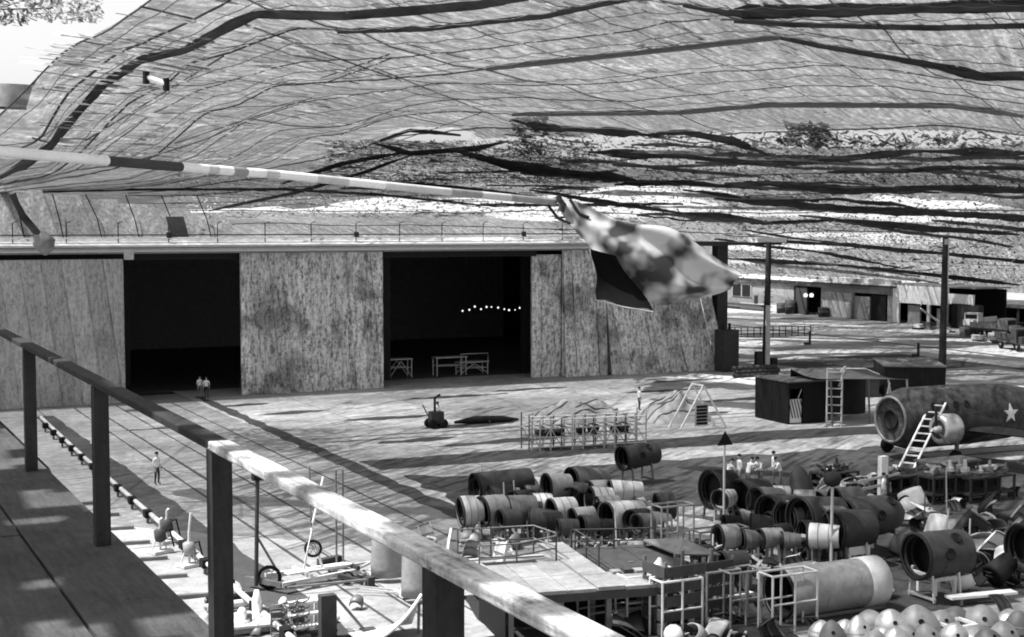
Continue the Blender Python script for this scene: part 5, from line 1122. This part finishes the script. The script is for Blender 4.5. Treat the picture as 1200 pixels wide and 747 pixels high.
MB().tube([(.25, 1.0, 2.1), (.9, 1.2, 4.1)], .05, 6).build('boom', WHITE, cart); MB().tube([(.25, 1.0, 2.1), (.2, 1.0, 4.6)], .03, 5).build('hoist_cable', STEEL, cart)
for x in (1.45, 1.75): MB().tube([(x, 1.2, .5), (x, 1.2, 4.3)], .045, 6).build('upright_pipe', STEEL, cart)
for (x, y, r_) in ((-1.6, .9, .48), (.3, .95, .36), (1.3, .0, .26), (1.6, 1.8, .26)):
    M = Matrix.Translation((x, y, r_ if r_ != .36 else 1.35)) @ Matrix.Rotation(R(60), 4, 'Z')
    wv = MB().lathe([(-.06, r_*.72), (-.08, r_*.9), (0, r_), (.08, r_*.9), (.06, r_*.72)], M, 18).build('wheel', BLACK, cart); sp_ = MB()
    for k in range(6): a_ = math.pi * k / 3; sp_.beam(M @ Vector((0, 0, 0)), M @ Vector((0, r_*.75*math.cos(a_), r_*.75*math.sin(a_))), .04, .04)
    o = sp_.build('spokes', LIGHT, wv)
B('tow_bar', (2.0, .6, .35), (3.1, 1.5, .3), .09, .09, LIGHT); B('tow_bar', (2.0, 1.4, .35), (3.2, 1.6, .3), .09, .09, LIGHT); B('jack_leg', (.9, .0, .4), (1.7, -.6, .12), .2, .16, CHAR); MB().box((1.8, -.9, .2), (.3, .3, .4)).build('jack_foot', CHAR, cart); B('side_bar', (-1.4, -.3, .3), (1.7, -.9, .3), .08, .08, GREY)
for k in range(5): MB().box((.9 + .22 * k, 1.5 + .05 * k, .62), (.2, .3, .26)).build('chain_link', CHAR, cart)
# second low truck with coils at the lower edge
p = at_z(300, 742); tk = thing('parts_truck', 'low flat truck heaped with pale machine fittings at the lower edge', 'truck', p, R(-6))
for k in range(5): MB().box((-1.9 + .78 * k, .6, .32), (.74, 1.9, .08)).build('bed_board', LIGHT, tk)
MB().beam((-2.3, -.3, .2), (1.7, -.3, .2), .12, .16).beam((-2.3, 1.5, .2), (1.7, 1.5, .2), .12, .16).build('chassis', STEEL, tk)
for i, (x, y) in enumerate([(-1.7, .2), (-1.1, .9), (-.4, .3), (.3, .9), (.9, .2), (1.3, 1.0)]):
    MB().lathe([(-.05, .02), (-.05, .2), (.05, .2), (.05, .02)], Matrix.Translation((x, -.42, .2)) @ Matrix.Rotation(R(90), 4, 'Z'), 12).build('wheel', BLACK, tk) if i in (0, 4) else None
    g = thing('fitting', ['pale flanged fitting at the left end of the low truck', 'squat fitting second on the low truck', 'bright fitting with neck in the middle of the truck', 'tallest bottle-shaped fitting on the low truck', 'dark ribbed fitting near the truck right end', 'white capped fitting at the right end of the low truck'][i], 'fitting', p + Vector((x, y, .36)), 0, 'fittings on the low truck')
    MB().lathe([(0, .28), (.08, .28), (.1, .16), (.35 + .15 * (i == 3), .18), (.5 + .4 * (i == 3), .08), (.52 + .4 * (i == 3), .001)], Matrix.Rotation(R(-90), 4, 'Y'), 12).build('casting', (LIGHT, GREY, WHITE, WHITE, CHAR, WHITE)[i], g); MB().box((.22, .1, .12), (.3, .16, .24)).build('lug', STEEL, g)
t = thing('spring_rack', 'dark coil spring rack standing at the right end of the low truck', 'rack', at_z(338, 748))
for j in range(3): MB().tube([(.25 * math.cos(a * .9) - .3 + .4 * j, .25 * math.sin(a * .9), .1 + a * .035) for a in range(36)], .03, 5).build('coil', STEEL, t)
MB().box((.1, 0, .05), (1.2, .7, .08)).build('base', STEEL, t); MB().box((.1, .4, .5), (1.2, .06, .9)).build('back', STEEL, t)
t = thing('step_stool', 'pale step stool with dark openings near the lower edge', 'stool', at_z(362, 745), .1)
for j in range(3): MB().box((0, .25 * j, .35 + .35 * j), (1.2, .35, .08)).build('tread', WHITE, t)
for sx in (-.55, .55): MB().beam((sx, -.15, 0), (sx, .65, 1.1), .08, .12).build('stringer', LIGHT, t); MB().beam((sx, .75, 0), (sx, .65, 1.1), .08, .1).build('back_leg', LIGHT, t)
t = thing('dark_post_stand', 'dark upright stand with slanting stay at the lower edge', 'stand', at_z(384, 748)); MB().box((0, 0, .75), (.55, .35, 1.5)).build('column', CHAR, t); MB().beam((.3, 0, 1.4), (1.3, -.3, .1), .09, .09).build('stay', STEEL, t); MB().box((1.35, -.3, .12), (.5, .4, .24)).build('foot', CHAR, t)
# pale curved fairing at lower edge
a = at_z(452, 752); t = thing('wing_fairing', 'pale sweeping fairing with white rim at the lower edge beside the railing post', 'fairing', a)
def fn(u, v):
    x = -1.0 + 2.4 * u; z = .1 + 1.25 * (u ** 2.2) * v + .05; y = 1.1 - 1.6 * v + .7 * u * v; return (x, y, z)
o = MB().grid(fn, 14, 8).build('skin', LIGHT, t); solid(o, .04); MB().tube([fn(u / 14, 1) for u in range(15)], .06, 6).build('rim', WHITE, t); MB().beam((1.35, .4, 0), (1.35, .3, 1.1), .08, .08).build('support', STEEL, t)
# edge pipe with clamps along the walkway foot
pe = thing('edge_pipe', 'long pale pipe with dark clamps running on the ground beside the walkway', 'pipe', (14.2, 44, .0))
MB().tube([(0, 0, .45), (.3, 20, .45), (.5, 42, .45), (.9, 62, .45)], .11, 8).build('pipe', LIGHT, pe)
for k in range(16): MB().box((.05 + .25 * k / 8, 2 + k * 3.7, .45), (.34, .55, .34)).build('clamp', BLACK, pe); MB().box((.05 + .25 * k / 8, 2 + k * 3.7, .14), (.12, .12, .28)).build('foot', STEEL, pe)
for k in range(9):
    y = 47 + k * 3.4; t = thing('duckboard', 'pale sleeper board lying between walkway and edge pipe', 'board', (11.8, y, .0), R(-8), 'sleeper boards beside the walkway'); MB().box((0, 0, .07), (3.6, .22, .14)).build('plank', STEEL, t); MB().box((-1.4, 0, .15), (.2, .3, .03)).build('cleat', BLACK, t)
def fitting_stand(px, yb, label, kind):
    t = thing('pump_stand', label, 'pump stand', at_z(px, yb), .3); MB().box((0, 0, .08), (.9, .7, .12)).build('base', LIGHT, t); MB().tube([(0, 0, .1), (0, 0, 1.4), (.1, 0, 2.2 if kind else 1.5)], .06, 6).build('column', LIGHT, t)
    MB().lathe([(-.3, .05), (-.25, .24), (.2, .26), (.3, .06)], Matrix.Translation((0, 0, .75)) @ Matrix.Rotation(R(80), 4, 'Y'), 10).build('pump_body', GREY if kind else CHAR, t); MB().tube([(0, 0, .9), (.4, -.1, 1.0), (.6, -.1, .2)], .04, 6).build('hose', BLACK, t)
    for s_ in (-1, 1): MB().tube([(0, 0, 1.2), (.35 * s_, .1, .1)], .035, 5).build('stay', LIGHT, t)
fitting_stand(188, 648, 'small spindly pump stand beside the edge pipe', 0); fitting_stand(222, 664, 'taller white pump stand just left of the third railing post', 1); fitting_stand(196, 636, 'furthest small pump stand beside the edge pipe', 0)
for k in range(3):
    t = thing('tube_roll', ['dark roll lying right of the third railing post', 'short pale tube lying beside the dark roll', 'long thin bar on the ground below the dark roll'][k], 'roll', at_z(270, 706 + 8 * k), R(4 * k)); MB().tube([(-.9, 0, .16), (.9, 0, .16)], .15 if k < 2 else .06, 10).build('roll', (BLACK, LIGHT, STEEL)[k], t); MB().tube([(-.98, 0, .16), (-.9, 0, .16)], .08 if k < 2 else .04, 8).build('core', GREY, t)
# ------------------------------------------------------------------ far buildings on the right
BX = 142.0
fb = thing('workshop', 'long low far workshop with window pair, wide dark doors and pale stucco base', 'building', (BX, 165, 0))
def fbx(nm, y0, y1, z0, z1, m, proud=0.0, dep=.3, par=None): return MB().box2((-proud, y0, z0), (-proud + dep, y1, z1)).build(nm, m, par or fb)
def yat(px): 
    d = ray(px, 365); return (CAM + d * (BX / d.x)).y - 165
segs = [yat(x) for x in (846, 930, 962, 1000, 1042)]
def wl(xa, xb, z0, z1, m, nm='wall', pr=0.0): return fbx(nm, yat(xb), yat(xa), z0, z1, m, pr)
WM = ground_mat('stained_stucco', .24, .3, False)
wl(846, 930, 0, 5.2, WM); wl(962, 1000, 0, 5.2, WM); wl(930, 962, 4.4, 5.2, WM); wl(1000, 1040, 3.9, 5.2, WM, pr=0); wl(1040, 1052, 0, 5.2, WM)
wl(965, 998, 0, 2.4, LIGHT, 'stucco_base', .2); wl(868, 928, 0, 1.0, LIGHT, 'stucco_base', .2)
MB().box2((4, yat(1052), 0), (4.3, yat(846), 5.2)).build('back_wall', BLACK, fb); MB().box2((-.5, yat(1052), 5.21), (12, yat(846), 5.45)).build('roof', WHITE, fb); MB().box2((-.6, yat(1052), 4.95), (-.3, yat(846), 5.2)).build('eave', CHAR, fb)
wv = wl(858, 881, 2.0, 4.2, GREY, 'window_frame', .12)
for a_, c_ in ((859.5, 868.5), (870.5, 879.5)): MB().box2((-.2, yat(c_), 2.15), (-.1, yat(a_), 4.05)).build('pane', BLACK, wv)
wl(884, 888, 0, 2.4, DARK, 'door', .1); wl(933, 946, 0, 4.2, CHAR, 'sliding_door', .15); wl(1002, 1020, 0, 3.4, GREY, 'sliding_door', .15); wl(1021, 1038, 0, 3.7, BLACK, 'dark_opening', .02)
MB().box2((-1.2, yat(898), .6), (-.3, yat(846), .95)).build('loading_ledge', CHAR, fb)
for k in range(26):
    y = yat(1050) + (yat(862) - yat(1050)) * (k + .5) / 26; MB().box((.2 + .3 * (k % 2), y, 5.72), (.8, 2.3, .45 + .2 * random.random())).build('roof_netting_roll', WHITE if k % 3 else LIGHT, fb)
for (x, lab) in ((944, 'left of two lit lamps above the dark far doorway'), (951, 'right of two lit lamps above the dark far doorway')):
    d = ray(x, 346); q_ = CAM + d * ((BX - .5) / d.x); t = thing('wall_lamp', lab, 'lamp', q_); MB().lathe([(-.3, .05), (-.1, .34), (.25, .3), (.35, .05)], Matrix.Rotation(R(90), 4, 'Y'), 10).build('globe', LAMP, t); MB().tube([(0, 0, .2), (.5, 0, .5)], .05, 5).build('arm', CHAR, t)
for (x, w_, h, lab) in ((916, .8, 1.6, 'dark drum-like bin by the far wall, left of the doorway'), (926, .8, 2.2, 'taller dark bin by the far wall next to the doorway'), (965, .8, 1.4, 'dark bin right of the far doorway')):
    d = ray(x, 366); q_ = CAM + d * ((BX - 1) / d.x); q_.z = -.05; t = thing('bin', lab, 'bin', q_); MB().lathe([(0, .01), (0, w_), (h, w_ * 1.05), (h + .1, .01)], Matrix.Rotation(R(-90), 4, 'Y'), 12).build('drum', CHAR, t); MB().lathe([(h*.5, w_*1.03), (h*.5+.1, w_*1.06), (h*.5+.2, w_*1.03)], Matrix.Rotation(R(-90), 4, 'Y'), 12).build('hoop', STEEL, t)
wb = thing('white_shed', 'white-fronted shed with open dark bays right of the workshop', 'building', (BX, 165, 0))
def w2(xa, xb, z0, z1, m, nm, pr=.3, dep=.3): return MB().box2((-pr, yat(xb), z0), (-pr + dep, yat(xa), z1)).build(nm, m, wb)
w2(1048, 1112, 2.9, 5.4, WHITE, 'front_wall'); w2(1048, 1055, 0, 2.9, WHITE, 'front_wall'); w2(1088, 1091, 0, 2.9, LIGHT, 'pillar'); w2(1108, 1112, 0, 2.9, LIGHT, 'pillar'); w2(1112, 1142, 3.2, 4.6, WHITE, 'front_wall')
MB().box2((5, yat(1145), 0), (5.3, yat(1048), 5.3)).build('back_wall', BLACK, wb); MB().box2((-.2, yat(1145), 5.41), (6, yat(1048), 5.6)).build('roof', GREY, wb)
w2(1062, 1076, 0, 2.6, GREY, 'door', -.3); w2(1096, 1104, 0, 2.4, GREY, 'door', -.3); w2(1118, 1140, 0, 3.3, BLACK, 'dark_bay', .5, 2); w2(1126, 1150, 0, 3.2, CHAR, 'side_wall', .6, 1)
# dark covered shed and trucks at the right edge
t = thing('open_shed', 'long low dark shed roof at the right edge of the far ground', 'building', at_z(1150, 380))
MB().box2((0, -30, 2.6), (10, 6, 3.1)).build('roof', GREY, t); MB().box2((8, -30, 0), (8.3, 6, 2.55)).build('back_wall', BLACK, t)
for k in range(6): MB().box((.4, 5.5 - k * 6, 1.3), (.25, .25, 2.58)).build('post', STEEL, t)
def lorry(px, yb, rz, label, tone):
    t = thing('lorry', label, 'truck', at_z(px, yb, -.06), rz, 'vehicles and scrap by the far sheds'); m = TONE[tone]
    MB().box((0, 0, 1.0), (5.2, 1.9, .25)).build('chassis', CHAR, t); c = MB().box2((-2.5, -.95, 1.14), (-1.1, .95, 2.5)).build('cab', m, t); MB().box2((-2.53, -.8, 1.75), (-2.49, .8, 2.3)).build('windscreen', GLASS, c); MB().box2((-3.4, -.7, .9), (-2.52, .7, 1.65)).build('bonnet', m, t)
    for k in range(4):
        for s_ in (-1, 1): MB().box((-.55 + k * 1.0, s_ * .98, 1.55), (.92, .06, .7)).build('side_board', m, t)
    for x in (-2.7, 1.4):
        for s_ in (-1, 1):
            wq = MB().lathe([(-.12, .1), (-.14, .42), (0, .5), (.14, .42), (.12, .1)], Matrix.Translation((x, s_ * .85, .5)) @ Matrix.Rotation(R(90), 4, 'Z'), 14).build('wheel', BLACK, t); MB().lathe([(-.13, .01), (-.13, .16), (.13, .16), (.13, .01)], Matrix.Translation((x, s_ * .86, .5)) @ Matrix.Rotation(R(90), 4, 'Z'), 10).build('hub', GREY, wq)
lorry(1165, 396, R(100), 'grey flatbed lorry parked by the far right shed', 'grey'); lorry(1188, 410, R(70), 'dark small lorry nearest at the far right edge', 'char'); lorry(1148, 388, R(20), 'pale lorry half hidden by the dark far bay', 'light')
for k, (px, yb, w_, h, tn_, lab) in enumerate([(1152, 400, 2.4, 1.0, 'light', 'pale stack of crates left of the grey lorry'), (1172, 402, 3.0, .9, 'olive', 'dull stack of crates before the grey lorry'), (1190, 398, 2.2, 1.4, 'grey', 'grey stack of crates at the far right edge'), (1136, 394, 2.4, 1.2, 'char', 'dark stack of crates beside the tall dark bay'), (1160, 372, 4, 1.5, 'white', 'white pile on the far shed roof line'), (1085, 386, 3.0, 1.0, 'dark', 'dark stack of crates before the white shed')]):
    t = thing('crate_stack', lab, 'crates', at_z(px, yb, -.05), random.uniform(0, 1), 'stacks by the far sheds')
    for q in range(5): MB().box((random.uniform(-.4, .4) * w_, random.uniform(-.4, .4) * w_, h * (.25 + .25 * (q % 3))), (w_ * .4, w_ * .35, h * .48)).build('crate_box', TONE[tn_] if q % 2 else random.choice((CHAR, LIGHT, GREY)), t)
p = at_z(1092, 390); t = thing('fallen_pole', 'pale pole leaning across the front of the white shed', 'pole', p); MB().tube([(-2, 0, 3.2), (2.6, -1, .1)], .14, 7).build('shaft', LIGHT, t); MB().box((2.6, -1, .1), (.6, .6, .2)).build('shoe', CHAR, t)
t = thing('far_fence', 'low dark wire fence on the far open ground left of the posts', 'fence', at_z(846, 396, -.05))
a = at_z(846, 396, -.05); b_ = at_z(950, 394, -.05); d = b_ - a
for k in range(15): q_ = d * (k / 14); MB().tube([q_, q_ + Vector((0, 0, 1.3))], .07, 6).build('post', CHAR, t)
for z in (.4, .8, 1.25): MB().tube([Vector((0, 0, z)), d + Vector((0, 0, z))], .05, 5).build('wire', CHAR, t)
# distant hills beyond the gap in the net
hm = MB()
def hf(u, v):
    x = -1500 + 3200 * u; y = 1500 + 700 * v; n_ = mnoise.fractal(Vector((x * .002, y * .002, 2)), 1.0, 2.0, 5)
    return (x, y, max(-2, 70 * math.sin(math.pi * v) * (.6 + .6 * n_)))
tag(hm.grid(hf, 90, 16).build('hills', EARTH), kind='structure')
